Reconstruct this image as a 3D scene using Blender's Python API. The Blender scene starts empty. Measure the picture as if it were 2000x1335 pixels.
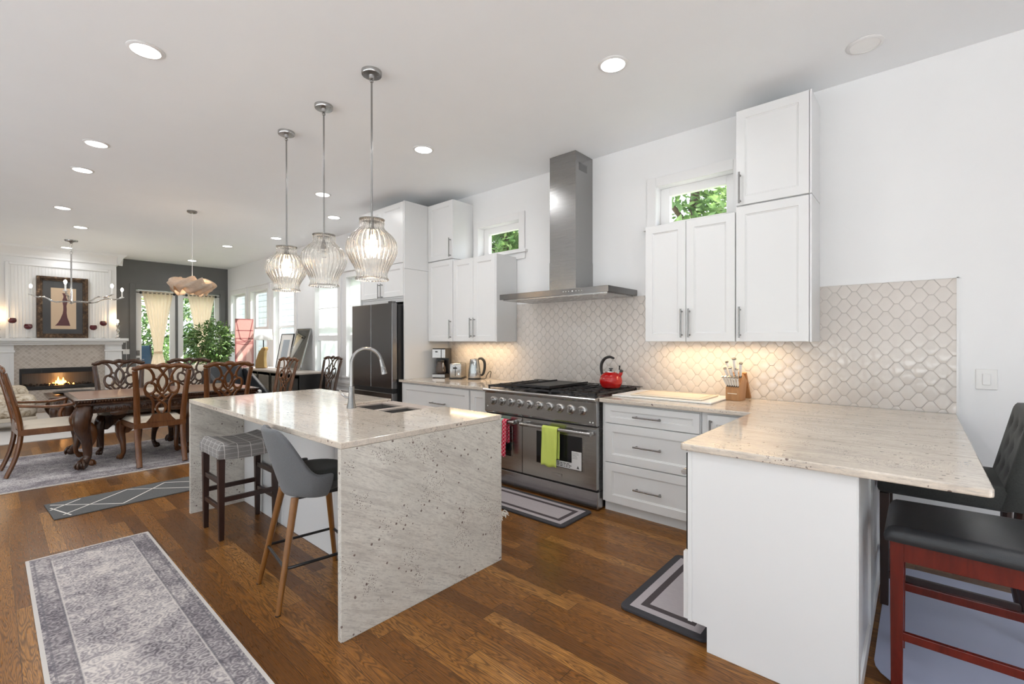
import bpy, bmesh, math, random
from math import pi, sin, cos, radians as R
from mathutils import Vector, Matrix, noise
random.seed(7)
S = bpy.context.scene
C = S.collection
# ------------------------------------------------------------ camera
CAMZ = 1.3802; F = 900.67; TH = 0.7234
cd = bpy.data.cameras.new('camera'); cam = bpy.data.objects.new('camera', cd); C.objects.link(cam)
cd.sensor_fit = 'HORIZONTAL'; cd.sensor_width = 36.0; cd.lens = F / 2000 * 36
cd.clip_start = .05; cd.clip_end = 200
cam.location = (0, 0, CAMZ)
cam.rotation_mode = 'XYZ'
cam.matrix_world = (Matrix.Translation((0, 0, CAMZ)) @ Matrix.Rotation(TH, 4, 'Z') @ Matrix.Rotation(pi/2 - 0.0027, 4, 'X') @ Matrix.Rotation(-0.0011, 4, 'Z'))
S.camera = cam
# ------------------------------------------------------------ colour management
S.view_settings.view_transform = 'Standard'; S.view_settings.look = 'None'
S.view_settings.exposure = 0.50; S.view_settings.gamma = 1.0; S.view_settings.use_curve_mapping = False
# ------------------------------------------------------------ sky and sun
wd = bpy.data.worlds.new('world'); S.world = wd; wd.use_nodes = True
wn = wd.node_tree; wn.nodes.clear()
wo = wn.nodes.new('ShaderNodeOutputWorld'); wb = wn.nodes.new('ShaderNodeBackground'); sk = wn.nodes.new('ShaderNodeTexSky')
sk.sky_type = 'NISHITA'; sk.sun_disc = False; sk.sun_elevation = R(48); sk.sun_rotation = R(-50); sk.air_density = 1.0; sk.dust_density = 2.5; sk.ozone_density = 1.0
mixs = wn.nodes.new('ShaderNodeMixRGB'); mixs.inputs[0].default_value = .6; mixs.inputs[2].default_value = (6.0, 6.3, 6.6, 1)
wn.links.new(sk.outputs[0], mixs.inputs[1]); wn.links.new(mixs.outputs[0], wb.inputs[0]); wb.inputs[1].default_value = 0.48
wn.links.new(wb.outputs[0], wo.inputs[0])
sd = bpy.data.lights.new('sun', 'SUN'); sd.energy = 11.0; sd.angle = R(.7); sd.color = (1, .95, .87)
so = bpy.data.objects.new('sun', sd); C.objects.link(so)
so.rotation_euler = Vector((-.42, -.75, -1.0)).to_track_quat('-Z', 'Y').to_euler()
so.location = (-6, 8, 8)

W = 4.045; HC = 3.215; XF = -13.3; XB = 2.7; YL = -2.6
CAN_W = 5.0
# ceiling can lights: a round area lamp in each visible fitting
CANS = [(-3.657, .655), (-5.727, .66), (-6.713, .661), (-8.82, .666), (-10.11, .97), (-12.5, 1.0), (-10.01, 3.04), (-12.4, 3.05),
        (-8.584, 3.38), (-5.593, 2.76), (-6.504, 3.38), (-3.561, 2.754), (-1.526, 2.743)]
UNSEEN_LAMPS = [(-1.6, .655), (.6, .65), (.6, -1.5), (-1.6, -1.5), (-4.2, -1.5), (-7.0, -1.5), (-10.0, -1.5)]  # extra unseen lamps added behind the camera, no fittings modelled
def area(name, loc, sx, sy, power, col, rot=(0, 0, 0), shape='RECTANGLE', spread=180):
    l = bpy.data.lights.new(name, 'AREA'); l.shape = shape; l.size = sx; l.size_y = sy; l.energy = power; l.color = col; l.spread = R(spread)
    o = bpy.data.objects.new(name, l); C.objects.link(o); o.location = loc; o.rotation_euler = rot; return o
for i, (x, y) in enumerate(CANS + UNSEEN_LAMPS):
    area('can_lamp', (x, y, HC - .022), .15, .15, CAN_W * (.45 if x < -12 else 1), (.97, .985, 1), shape='DISK', spread=160)
# under-cabinet strips
area('under_cabinet_lamp', (-4.0, 3.88, 1.355), .95, .03, 2.6, (1, .72, .42))
area('under_cabinet_lamp', (-1.25, 3.88, 1.352), .95, .03, 2.6, (1, .72, .42))

# ============================================================ node helpers
class NB:
    def __init__(s, name):
        s.m = bpy.data.materials.new(name); s.m.use_nodes = True; s.t = s.m.node_tree; s.t.nodes.clear()
        s.out = s.t.nodes.new('ShaderNodeOutputMaterial'); s.b = s.n('ShaderNodeBsdfPrincipled'); s.l(s.b.outputs[0], s.out.inputs[0])
    def n(s, ty, **k):
        o = s.t.nodes.new(ty)
        for a, v in k.items(): setattr(o, a, v)
        return o
    def l(s, a, b): s.t.links.new(a, b)
    def set(s, **k):
        nm = dict(color='Base Color', rough='Roughness', metal='Metallic', ior='IOR', trans='Transmission Weight', spec='Specular IOR Level',
                  emit='Emission Color', es='Emission Strength', alpha='Alpha', sheen='Sheen Weight', coat='Coat Weight', sub='Subsurface Weight', normal='Normal', crough='Coat Roughness')
        for a, v in k.items():
            i = s.b.inputs[nm[a]]
            if hasattr(v, 'is_linked') or hasattr(v, 'links'): s.l(v, i)
            else: i.default_value = (*v, 1) if (isinstance(v, tuple) and len(v) == 3) else v
        return s
    def coord(s, kind='Object', scale=(1, 1, 1), rot=(0, 0, 0), loc=(0, 0, 0)):
        tc = s.n('ShaderNodeTexCoord'); mp = s.n('ShaderNodeMapping'); s.l(tc.outputs[kind], mp.inputs[0])
        mp.inputs['Scale'].default_value = scale; mp.inputs['Rotation'].default_value = rot; mp.inputs['Location'].default_value = loc
        return mp.outputs[0]
    def noise(s, vec, scale=5, detail=3, rough=.5, dist=0):
        o = s.n('ShaderNodeTexNoise'); s.l(vec, o.inputs['Vector']); o.inputs['Scale'].default_value = scale; o.inputs['Detail'].default_value = detail
        o.inputs['Roughness'].default_value = rough; o.inputs['Distortion'].default_value = dist; return o.outputs[0]
    def vor(s, vec, scale=5, feature='F1', out='Distance', rnd=1):
        o = s.n('ShaderNodeTexVoronoi', feature=feature); s.l(vec, o.inputs['Vector']); o.inputs['Scale'].default_value = scale; o.inputs['Randomness'].default_value = rnd
        return o.outputs[out]
    def ramp(s, fac, stops, interp='LINEAR'):
        o = s.n('ShaderNodeValToRGB'); s.l(fac, o.inputs[0]); cr = o.color_ramp; cr.interpolation = interp
        while len(cr.elements) < len(stops): cr.elements.new(.5)
        for e, (p, c) in zip(cr.elements, stops): e.position = p; e.color = (*c, 1) if len(c) == 3 else c
        return o.outputs[0]
    def math(s, op, a, b=0.0, c=None):
        o = s.n('ShaderNodeMath', operation=op)
        for i, v in enumerate((a, b) if c is None else (a, b, c)):
            if hasattr(v, 'links'): s.l(v, o.inputs[i])
            else: o.inputs[i].default_value = v
        return o.outputs[0]
    def mix(s, fac, a, b, blend='MIX'):
        o = s.n('ShaderNodeMixRGB', blend_type=blend)
        for i, v in enumerate((fac, a, b)):
            if hasattr(v, 'links'): s.l(v, o.inputs[i])
            else: o.inputs[i].default_value = v if i == 0 else (*v, 1)
        return o.outputs[0]
    def sep(s, vec):
        o = s.n('ShaderNodeSeparateXYZ'); s.l(vec, o.inputs[0]); return o.outputs
    def comb(s, x, y, z):
        o = s.n('ShaderNodeCombineXYZ')
        for i, v in enumerate((x, y, z)):
            if hasattr(v, 'links'): s.l(v, o.inputs[i])
            else: o.inputs[i].default_value = v
        return o.outputs[0]
    def white(s, vec):
        o = s.n('ShaderNodeTexWhiteNoise', noise_dimensions='3D'); s.l(vec, o.inputs['Vector']); return o.outputs
    def bump(s, h, strength=.3, dist=.01):
        o = s.n('ShaderNodeBump'); s.l(h, o.inputs['Height']); o.inputs['Strength'].default_value = strength; o.inputs['Distance'].default_value = dist
        s.l(o.outputs[0], s.b.inputs['Normal']); return o.outputs[0]
def paint(name, col, rough=.5, var=.015, bump=.03, scale=60, **k):
    nb = NB(name); v = nb.coord('Object'); f = nb.noise(v, 3, 3)
    nb.set(color=nb.mix(f, tuple(max(0, c - var) for c in col), tuple(min(1, c + var) for c in col)), rough=rough, **k)
    if bump: nb.bump(nb.noise(v, scale, 2), bump, .002)
    return nb.m
def metal(name, col, rough=.3, brush=None, **k):
    nb = NB(name); v = nb.coord('Object', scale=brush or (1, 1, 1)); f = nb.noise(v, 18 if brush else 6, 3, .6)
    nb.set(color=nb.mix(f, tuple(c * .88 for c in col), tuple(min(1, c * 1.06) for c in col)), metal=1.0, rough=nb.math('MULTIPLY_ADD', f, .14, rough - .07), **k)
    return nb.m
def wood(name, c1, c2, rough=.35, scale=6, stretch=(1, 1, .12), bump=.05, coat=.2):
    nb = NB(name); v = nb.coord('Object', scale=stretch)
    a = nb.noise(v, scale * 4, 5, .6, 1.2); b = nb.noise(v, scale, 3, .5, .5)
    f = nb.math('ADD', nb.math('MULTIPLY', a, .6), nb.math('MULTIPLY', b, .4))
    nb.set(color=nb.ramp(f, [(.3, c1), (.7, c2)]), rough=rough, coat=coat, crough=.15)
    nb.bump(a, bump, .003); return nb.m
M = {}
M['wall'] = paint('white_wall_paint', (.82, .825, .83), .55)
M['wall_grey'] = paint('dark_grey_wall_paint', (.135, .135, .134), .5)
M['wall_pale'] = paint('pale_grey_wall_paint', (.74, .725, .715), .55)
M['ceil'] = paint('ceiling_paint', (.90, .92, .94), .7)
M['trim'] = paint('white_trim_paint', (.80, .80, .80), .35, .005, .01)
M['cab'] = paint('white_cabinet_lacquer', (.76, .765, .765), .3, .006, .01)
M['black'] = paint('black_plastic', (.014, .014, .015), .35, .002, .02)
M['iron'] = paint('black_cast_iron', (.02, .02, .022), .45, .004, .2, 120)
M['glassdark'] = paint('dark_oven_glass', (.012, .012, .014), .06, .002, 0)
M['steel'] = metal('brushed_steel', (.46, .455, .45), .26, (1, 1, 40))
M['steelh'] = metal('brushed_steel_horizontal', (.48, .475, .47), .25, (.25, 90, 90))
M['steelc'] = metal('hood_chimney_steel', (.35, .345, .34), .27, (.25, 60, 60))
M['dsteel'] = metal('dark_stainless', (.235, .23, .23), .24, (20, 20, .8))
M['chrome'] = metal('polished_chrome', (.75, .75, .75), .09)
M['nickel'] = metal('brushed_nickel', (.33, .325, .32), .25)
M['gold'] = metal('aged_gold_leaf', (.40, .26, .11), .35)
M['whitep'] = paint('white_plastic', (.80, .80, .79), .35, .004, 0)
M['oak'] = wood('golden_oak', (.16, .060, .012), (.28, .115, .024), .32)
M['mahog'] = wood('carved_mahogany', (.022, .009, .005), (.085, .034, .014), .25)
M['mahogl'] = wood('warm_mahogany', (.070, .022, .007), (.20, .075, .022), .25)
M['tabletop'] = wood('polished_table_top', (.20, .10, .058), (.34, .185, .115), .30, 4, (1, .12, 1))
M['dwood'] = wood('espresso_wood', (.018, .007, .005), (.04, .015, .01), .35)
M['cherry'] = wood('dark_cherry_wood', (.075, .007, .005), (.17, .016, .009), .22)
M['block'] = wood('acacia_block', (.30, .14, .05), (.50, .26, .11), .4, 8)
M['board'] = paint('cream_cutting_board', (.80, .70, .56), .35)
M['leather'] = paint('black_leather', (.022, .024, .028), .35, .004, .25, 220)
M['shade'] = paint('white_linen_shade', (.86, .85, .83), .8)
M['red'] = paint('red_enamel', (.42, .002, .003), .14, .004, 0, coat=.25)
M['redglass'] = paint('ruby_glass', (.10, .006, .014), .08, .01, 0, coat=.5)
M['lime'] = paint('lime_terry_cloth', (.62, .73, .15), .9, .05, .6, 400)
M['cushion'] = paint('cream_seat_fabric', (.66, .58, .47), .85, .03, .3, 300)
M['whitefab'] = paint('white_roman_shade_fabric', (.86, .86, .86), .9, .01, .1)
M['bulb'] = NB('warm_bulb').set(color=(1, .8, .5), emit=(1, .72, .40), es=14.0).m
M['bulbw'] = NB('white_candle_bulb').set(color=(1, .95, .85), emit=(1, .90, .72), es=22.0).m
M['can'] = NB('lit_can_lens').set(color=(1, 1, 1), emit=(1, .98, .95), es=9.0).m
M['bulbv'] = NB('shaded_bulb').set(color=(1, .8, .5), emit=(1, .75, .45), es=5.0).m
M['flame'] = NB('gas_flame').set(color=(1, .5, .1), emit=(1, .42, .08), es=7.0).m
M['offcan'] = paint('unlit_can_lens', (.94, .94, .93), .5, .004, 0)
nb = NB('window_glass'); nb.t.nodes.remove(nb.b); g = nb.n('ShaderNodeBsdfGlossy'); g.inputs['Roughness'].default_value = .02
tr = nb.n('ShaderNodeBsdfTransparent'); lw = nb.n('ShaderNodeLayerWeight'); lw.inputs[0].default_value = .5; mx = nb.n('ShaderNodeMixShader'); nb.l(nb.math('MULTIPLY_ADD', nb.math('POWER', lw.outputs['Facing'], 5.0), .45, .03), mx.inputs[0]); nb.l(tr.outputs[0], mx.inputs[1]); nb.l(g.outputs[0], mx.inputs[2]); nb.l(mx.outputs[0], nb.out.inputs[0]); M['glass'] = nb.m
nb = NB('ribbed_clear_glass'); nb.t.nodes.remove(nb.b); g = nb.n('ShaderNodeBsdfGlass'); g.inputs['IOR'].default_value = 1.45; g.inputs['Roughness'].default_value = .02
g.inputs['Color'].default_value = (1, .99, .975, 1)
tr = nb.n('ShaderNodeBsdfTransparent'); mx = nb.n('ShaderNodeMixShader'); mx.inputs[0].default_value = .72
nb.l(tr.outputs[0], mx.inputs[1]); nb.l(g.outputs[0], mx.inputs[2]); nb.l(mx.outputs[0], nb.out.inputs[0]); M['ribglass'] = nb.m
nb = NB('clear_carafe_glass').set(color=(.9, .92, .92), trans=1.0, rough=.02, ior=1.45); M['clear'] = nb.m
nb = NB('dark_carafe_glass').set(color=(.08, .06, .05), rough=.05, ior=1.45); M['coffee'] = nb.m
nb = NB('cream_curtain').set(rough=.9); v = nb.coord('Object'); nb.set(color=nb.mix(nb.noise(v, 4), (.86, .78, .64), (.92, .86, .74))); nb.b.inputs['Subsurface Weight'].default_value = 0
d = nb.n('ShaderNodeBsdfTranslucent'); d.inputs[0].default_value = (.97, .89, .76, 1); mx = nb.n('ShaderNodeMixShader'); mx.inputs[0].default_value = .6
nb.l(nb.b.outputs[0], mx.inputs[1]); nb.l(d.outputs[0], mx.inputs[2]); nb.l(mx.outputs[0], nb.out.inputs[0]); M['curtain'] = nb.m
nb = NB('veneer_lamp_shade'); v = nb.coord('Object', scale=(3, 3, 14)); nb.set(color=nb.ramp(nb.noise(v, 9, 4), [(.35, (.58, .48, .38)), (.7, (.74, .64, .53))]), rough=.5)
d = nb.n('ShaderNodeBsdfTranslucent'); d.inputs[0].default_value = (.85, .68, .5, 1); mx = nb.n('ShaderNodeMixShader'); mx.inputs[0].default_value = .35
nb.l(nb.b.outputs[0], mx.inputs[1]); nb.l(d.outputs[0], mx.inputs[2]); nb.l(mx.outputs[0], nb.out.inputs[0]); M['veneer'] = nb.m
# --- white translucent blind
nb = NB('white_translucent_blind').set(color=(.9, .9, .9), rough=.9)
d = nb.n('ShaderNodeBsdfTranslucent'); d.inputs[0].default_value = (.93, .95, .96, 1); mx = nb.n('ShaderNodeMixShader'); mx.inputs[0].default_value = .65
nb.l(nb.b.outputs[0], mx.inputs[1]); nb.l(d.outputs[0], mx.inputs[2]); nb.l(mx.outputs[0], nb.out.inputs[0]); M['blind'] = nb.m
# --- floor oak boards along X
nb = NB('oak_strip_floor'); v = nb.coord('Object'); x, y, z = nb.sep(v)
row = nb.math('FLOOR', nb.math('DIVIDE', y, .085)); rnd = nb.white(nb.comb(row, 3.1, 0))[0]
xs = nb.math('ADD', nb.math('DIVIDE', x, 1.05), nb.math('MULTIPLY', rnd, 7.3)); col = nb.math('FLOOR', xs)
w = nb.white(nb.comb(row, col, 1.7)); fx = nb.math('FRACT', xs); fy = nb.math('FRACT', nb.math('DIVIDE', y, .085))
gap = nb.math('MAXIMUM', nb.math('GREATER_THAN', nb.math('ABSOLUTE', nb.math('SUBTRACT', fy, .5)), .487), nb.math('GREATER_THAN', nb.math('ABSOLUTE', nb.math('SUBTRACT', fx, .5)), .4986))
off = nb.math('MULTIPLY', w[0], 31.0)
gv = nb.comb(nb.math('MULTIPLY', nb.math('ADD', x, off), .9), nb.math('MULTIPLY', nb.math('ADD', y, off), 9), off)
g1 = nb.noise(gv, 2.2, 2, .45, .6)
wv = nb.math('SINE', nb.math('MULTIPLY', g1, 115)); wv = nb.math('MULTIPLY_ADD', wv, .5, .5); wv = nb.math('POWER', wv, 1.6)
fine = nb.noise(nb.comb(nb.math('MULTIPLY', x, 5), nb.math('MULTIPLY', y, 160), off), 2.2, 4, .65)
base = nb.ramp(w[0], [(0, (.125, .044, .009)), (.3, (.205, .077, .014)), (.6, (.285, .112, .021)), (.85, (.36, .152, .031)), (1, (.46, .212, .052))])
dk = nb.mix(nb.math('MULTIPLY', wv, .74), base, (.045, .017, .005))
dk = nb.mix(nb.math('MULTIPLY', nb.ramp(fine, [(.42, (0, 0, 0)), (.62, (1, 1, 1))]), .60), dk, (.060, .022, .006))
big = nb.noise(v, .9, 2); dk = nb.mix(nb.math('MULTIPLY', big, .16), dk, (.32, .16, .06))
colr = nb.mix(nb.math('MULTIPLY', gap, .75), dk, (.02, .008, .004))
nb.set(color=colr, rough=nb.math('MULTIPLY_ADD', fine, .14, .22), coat=.06, crough=.12, spec=.27)
nb.bump(nb.math('SUBTRACT', nb.math('MULTIPLY', fine, .4), gap), .18, .002); M['floor'] = nb.m
# --- granite
def granite(name, base, streak_rot=(0, 0, 0), speck=.62, warm=0):
    nb = NB(name); v = nb.coord('Object', rot=streak_rot)
    sx, sy, sz = nb.sep(v)
    sv = nb.comb(nb.math('MULTIPLY', sx, 1.0), nb.math('MULTIPLY', sy, 9), nb.math('MULTIPLY', sz, 9))
    st = nb.noise(sv, 2.3, 6, .68, .6); cl = nb.noise(v, 5, 4, .6); fn = nb.noise(v, 70, 3, .6)
    c = nb.ramp(cl, [(.3, tuple(b * .86 for b in base)), (.7, base)])
    st2 = nb.noise(nb.comb(nb.math('MULTIPLY', sx, 9), nb.math('MULTIPLY', sy, 48), nb.math('MULTIPLY', sz, 48)), 3.0, 4, .7)
    c = nb.mix(nb.ramp(st, [(.50, (0, 0, 0)), (.72, (.66, .66, .66))]), c, (.37, .33, .295))
    c = nb.mix(nb.ramp(st2, [(.50, (0, 0, 0)), (.70, (.66, .66, .66))]), c, (.34, .31, .29))
    c = nb.mix(nb.math('MULTIPLY', nb.ramp(fn, [(.40, (0, 0, 0)), (.75, (1, 1, 1))]), .30), c, (.46, .42, .38))
    w_ = nb.vor(v, 105); msk = nb.noise(v, 6, 4, .65)
    sp = nb.math('MULTIPLY', nb.math('LESS_THAN', w_, .26), nb.math('GREATER_THAN', msk, .56))
    c = nb.mix(nb.math('MULTIPLY', sp, .80), c, (.09, .055, .05))
    w2 = nb.vor(v, 24); sp2 = nb.math('MULTIPLY', nb.math('LESS_THAN', w2, .15), nb.math('GREATER_THAN', nb.noise(v, 3.4, 2), .50))
    c = nb.mix(nb.math('MULTIPLY', sp2, .8), c, (.11, .06, .055))
    nb.set(color=c, rough=.10, coat=.2, crough=.05); return nb.m
M['granite'] = granite('polished_cream_granite', (.74, .655, .555))
M['granitev'] = granite('cream_granite_waterfall', (.72, .69, .62), (R(27), 0, R(90)))
# --- tiles
nb = NB('cream_glazed_tile'); v = nb.coord('Object'); nb.set(color=nb.mix(nb.noise(v, 8, 2), (.60, .56, .52), (.68, .635, .595)), rough=.09, coat=.3, crough=.05); nb.bump(nb.noise(v, 22, 2), .10, .004); M['tile'] = nb.m
M['grout'] = paint('beige_grout', (.52, .49, .465), .8)
nb = NB('small_mosaic_tile'); v = nb.coord('Object', rot=(R(45), 0, 0)); vx, vy, vz = nb.sep(v)
fy = nb.math('ABSOLUTE', nb.math('SUBTRACT', nb.math('FRACT', nb.math('MULTIPLY', vy, 19)), .5)); fz = nb.math('ABSOLUTE', nb.math('SUBTRACT', nb.math('FRACT', nb.math('MULTIPLY', vz, 19)), .5))
gr = nb.math('GREATER_THAN', nb.math('MAXIMUM', fy, fz), .44)
cell = nb.white(nb.comb(0, nb.math('FLOOR', nb.math('MULTIPLY', vy, 19)), nb.math('FLOOR', nb.math('MULTIPLY', vz, 19))))[0]
nb.set(color=nb.mix(gr, nb.mix(cell, (.46, .40, .345), (.58, .52, .46)), (.62, .575, .53)), rough=.2); M['mosaic'] = nb.m
# --- rugs
def rugmat(name, hx, hy, cfield, cdark, clight, bw=.17, edge=.02):
    nb = NB(name); v = nb.coord('Object'); x, y, z = nb.sep(v)
    n1 = nb.noise(v, 7, 6, .72, .4); n2 = nb.noise(v, 38, 4, .7, .8); n3 = nb.noise(v, 2.3, 3, .6)
    dx = nb.math('SUBTRACT', hx, nb.math('ABSOLUTE', x)); dy = nb.math('SUBTRACT', hy, nb.math('ABSOLUTE', y)); d = nb.math('MINIMUM', dx, dy)
    # medallion figures: mirrored coordinates give the repeat of an oriental rug
    mxx = nb.math('ABSOLUTE', nb.math('SUBTRACT', nb.math('FRACT', nb.math('MULTIPLY', x, 1.7)), .5)); myy = nb.math('ABSOLUTE', y)
    mv = nb.comb(nb.math('MULTIPLY', mxx, .6), myy, 0)
    dv = nb.n('ShaderNodeVectorMath', operation='ADD'); nb.l(mv, dv.inputs[0]); nn = nb.n('ShaderNodeTexNoise'); nb.l(v, nn.inputs['Vector']); nn.inputs['Scale'].default_value = 9
    sc = nb.n('ShaderNodeVectorMath', operation='SCALE'); nb.l(nn.outputs['Color'], sc.inputs[0]); sc.inputs['Scale'].default_value = .03; nb.l(sc.outputs[0], dv.inputs[1])
    vo = nb.vor(dv.outputs[0], 26, 'F1'); ring = nb.math('MULTIPLY', nb.math('SINE', nb.math('MULTIPLY', vo, 16)), .5)
    pat = nb.math('ADD', nb.math('ADD', nb.math('MULTIPLY', n1, .55), nb.math('MULTIPLY', n2, .45)), nb.math('MULTIPLY', ring, .16))
    pat = nb.math('ADD', pat, nb.math('MULTIPLY', nb.math('SUBTRACT', n3, .5), .5))
    c = nb.ramp(pat, [(.30, cdark), (.48, cfield), (.66, clight)])
    cb = nb.ramp(nb.math('SUBTRACT', pat, .03), [(.32, cdark), (.50, tuple(a * .25 + b * .75 for a, b in zip(cdark, cfield))), (.72, clight)])
    c = nb.mix(nb.math('LESS_THAN', d, bw), c, cb)
    for dd, ww, k in ((bw, .006, 1), (bw * .32, .004, .8), (bw * 1.05, .003, 0)):
        ln = nb.math('LESS_THAN', nb.math('ABSOLUTE', nb.math('SUBTRACT', d, dd)), ww)
        c = nb.mix(nb.math('MULTIPLY', ln, .6), c, (.13, .12, .135) if k else clight)
    tk = nb.math('MULTIPLY', nb.math('LESS_THAN', nb.math('ABSOLUTE', nb.math('SUBTRACT', d, bw * .2)), bw * .09), nb.math('GREATER_THAN', nb.math('FRACT', nb.math('MULTIPLY', nb.math('ADD', x, y), 22)), .72))
    c = nb.mix(nb.math('MULTIPLY', tk, .6), c, (.12, .11, .13))
    c = nb.mix(nb.math('LESS_THAN', d, edge), c, (.55, .51, .47))
    nb.set(color=c, rough=.95); nb.bump(n2, .3, .004); return nb.m
def matmat(name, hx, hy, edge, stripe, field):
    nb = NB(name); v = nb.coord('Object'); x, y, z = nb.sep(v)
    d = nb.math('MINIMUM', nb.math('SUBTRACT', hx, nb.math('ABSOLUTE', x)), nb.math('SUBTRACT', hy, nb.math('ABSOLUTE', y)))
    wv = nb.noise(nb.coord('Object', scale=(1, 14, 1)), 40, 3, .6); f = nb.mix(wv, tuple(c * .75 for c in field), tuple(min(1, c * 1.2) for c in field))
    c = nb.mix(nb.math('LESS_THAN', d, .118), f, stripe); c = nb.mix(nb.math('LESS_THAN', d, .083), c, f); c = nb.mix(nb.math('LESS_THAN', d, .042), c, edge)
    nb.set(color=c, rough=.8); return nb.m
nb = NB('grey_plaid_fabric'); v = nb.coord('Object'); x, y, z = nb.sep(v)
def ln(a, p, w_, o=0): return nb.math('LESS_THAN', nb.math('FRACT', nb.math('ADD', nb.math('DIVIDE', a, p), o)), w_)
s_ = nb.math('MAXIMUM', ln(x, .085, .05), nb.math('MAXIMUM', ln(y, .085, .05), nb.math('MAXIMUM', nb.math('MULTIPLY', ln(x, .042, .05, .3), .6), nb.math('MULTIPLY', ln(z, .03, .08), .5))))
tw = nb.noise(nb.coord('Object', scale=(6, 1, 1)), 200, 2); nb.set(color=nb.mix(s_, nb.mix(tw, (.13, .12, .115), (.29, .275, .265)), (.60, .57, .54)), rough=.95); M['plaid'] = nb.m
nb = NB('grey_linen_weave'); v = nb.coord('Object', scale=(1, 1, 5)); f = nb.noise(v, 130, 3, .7); nb.set(color=nb.mix(f, (.075, .08, .085), (.20, .205, .215)), rough=.95, sheen=.2); nb.bump(f, .3, .003); M['linen'] = nb.m
nb = NB('charcoal_upholstery'); v = nb.coord('Object'); f = nb.noise(v, 160, 3, .7); nb.set(color=nb.mix(f, (.022, .024, .022), (.068, .072, .068)), rough=.95, sheen=.15); nb.bump(f, .3, .003); M['charcoal'] = nb.m
nb = NB('floral_upholstery'); v = nb.coord('Object'); f = nb.noise(v, 9, 4, .7, 1.5); nb.set(color=nb.ramp(f, [(.36, (.30, .22, .14)), (.47, (.55, .46, .34)), (.6, (.72, .65, .54))]), rough=.9); M['floral'] = nb.m
nb = NB('red_patterned_towel'); v = nb.coord('Object', rot=(0, R(45), 0)); x, y, z = nb.sep(v)
cx_ = nb.math('MAXIMUM', nb.math('ABSOLUTE', nb.math('SUBTRACT', nb.math('FRACT', nb.math('MULTIPLY', x, 40)), .5)), nb.math('ABSOLUTE', nb.math('SUBTRACT', nb.math('FRACT', nb.math('MULTIPLY', z, 40)), .5)))
nb.set(color=nb.mix(nb.math('GREATER_THAN', cx_, .435), (.62, .02, .06), (.75, .45, .5)), rough=.95); M['redtowel'] = nb.m
nb = NB('pale_teal_cloth'); v = nb.coord('Object'); nb.set(color=nb.mix(nb.noise(v, 14, 2), (.25, .55, .42), (.62, .75, .62)), rough=.95); M['teal'] = nb.m
nb = NB('gilt_frame'); v = nb.coord('Object'); nb.set(color=nb.ramp(nb.noise(v, 16, 5, .7), [(.35, (.022, .012, .007)), (.55, (.085, .048, .026)), (.72, (.30, .20, .12))]), rough=.35, metal=.4); M['gilt'] = nb.m
nb = NB('firebox_panel'); v = nb.coord('Object', scale=(1, 30, .3)); nb.set(color=nb.mix(nb.noise(v, 3, 2), (.10, .10, .105), (.22, .22, .22)), rough=.3, metal=.3); M['firebox'] = nb.m
nb = NB('leaf_green'); v = nb.coord('Object'); nb.set(color=nb.ramp(nb.noise(v, 11, 2), [(.3, (.04, .10, .025)), (.5, (.13, .25, .07)), (.7, (.36, .50, .18))]), rough=.4); M['leaf'] = nb.m
nb = NB('tree_leaf_green'); v = nb.coord('Object'); nb.set(color=nb.ramp(nb.noise(v, 3.5, 3), [(.3, (.05, .11, .04)), (.5, (.13, .24, .08)), (.7, (.33, .42, .17))]), rough=.6)
d = nb.n('ShaderNodeBsdfTranslucent'); d.inputs[0].default_value = (.24, .38, .12, 1); mx = nb.n('ShaderNodeMixShader'); mx.inputs[0].default_value = .4
nb.l(nb.b.outputs[0], mx.inputs[1]); nb.l(d.outputs[0], mx.inputs[2]); nb.l(mx.outputs[0], nb.out.inputs[0]); M['tree'] = nb.m
M['bark'] = wood('bark', (.05, .03, .02), (.12, .08, .05), .8)
M['grass'] = paint('grass_ground', (.10, .15, .05), .95, .04, .3, 30)
M['paving'] = paint('grey_paving', (.45, .43, .40), .9, .05, .3, 30)
M['bounce_paving'] = paint('pale_bounce_paving', (.845, .865, .87), .9, .02, .2, 20)  # added unseen ground, kept pale to throw daylight indoors
M['blockwall'] = paint('grey_light_blocker', (.22, .235, .24), .9, .02, .2, 20)  # for the added walls that hold back low sky light
M['siding'] = paint('white_siding', (.82, .83, .84), .7)
nb = NB('pale_pink_print'); v = nb.coord('Object'); f = nb.noise(v, 26, 3, .7); nb.set(color=nb.mix(nb.math('MULTIPLY', f, .6), (.52, .28, .245), (.38, .16, .15)), rough=.7); M['pink'] = nb.m
M['pinkdk'] = paint('dark_rose_ink', (.24, .07, .07), .7, .03)
M['pinklt'] = paint('pale_rose_paper', (.62, .40, .35), .7, .03)
nb = NB('grey_geometric_runner'); v = nb.coord('Object'); x, y, z = nb.sep(v)
nb.set(color=nb.mix(nb.noise(v, 90, 3, .7), (.055, .055, .055), (.14, .138, .135)), rough=.95); M['runner'] = nb.m
M['cream'] = paint('off_white_yarn', (.72, .68, .62), .95)
M['mat_pale'] = paint('frosted_chair_mat', (.44, .47, .62), .4, .03, .15, 90)
M['rugpale'] = paint('pale_cream_rug', (.60, .57, .54), .95, .04, .2, 60)
M['paper'] = paint('tan_print_paper', (.66, .50, .35), .6, .02, 0)
M['slate'] = paint('slate_mat_board', (.06, .06, .064), .3, .005, 0)
M['plum'] = paint('plum_ink', (.13, .055, .06), .7, .03, .0)
M['sinkm'] = paint('dark_sink_composite', (.10, .095, .09), .3, .01, 0)
M['sinkr'] = paint('beige_sink_rim', (.46, .40, .36), .4, .01, 0)
M['label'] = paint('white_label', (.70, .70, .70), .5, .01, 0)
M['ink'] = paint('black_ink', (.03, .03, .03), .6, .002, 0)
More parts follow.
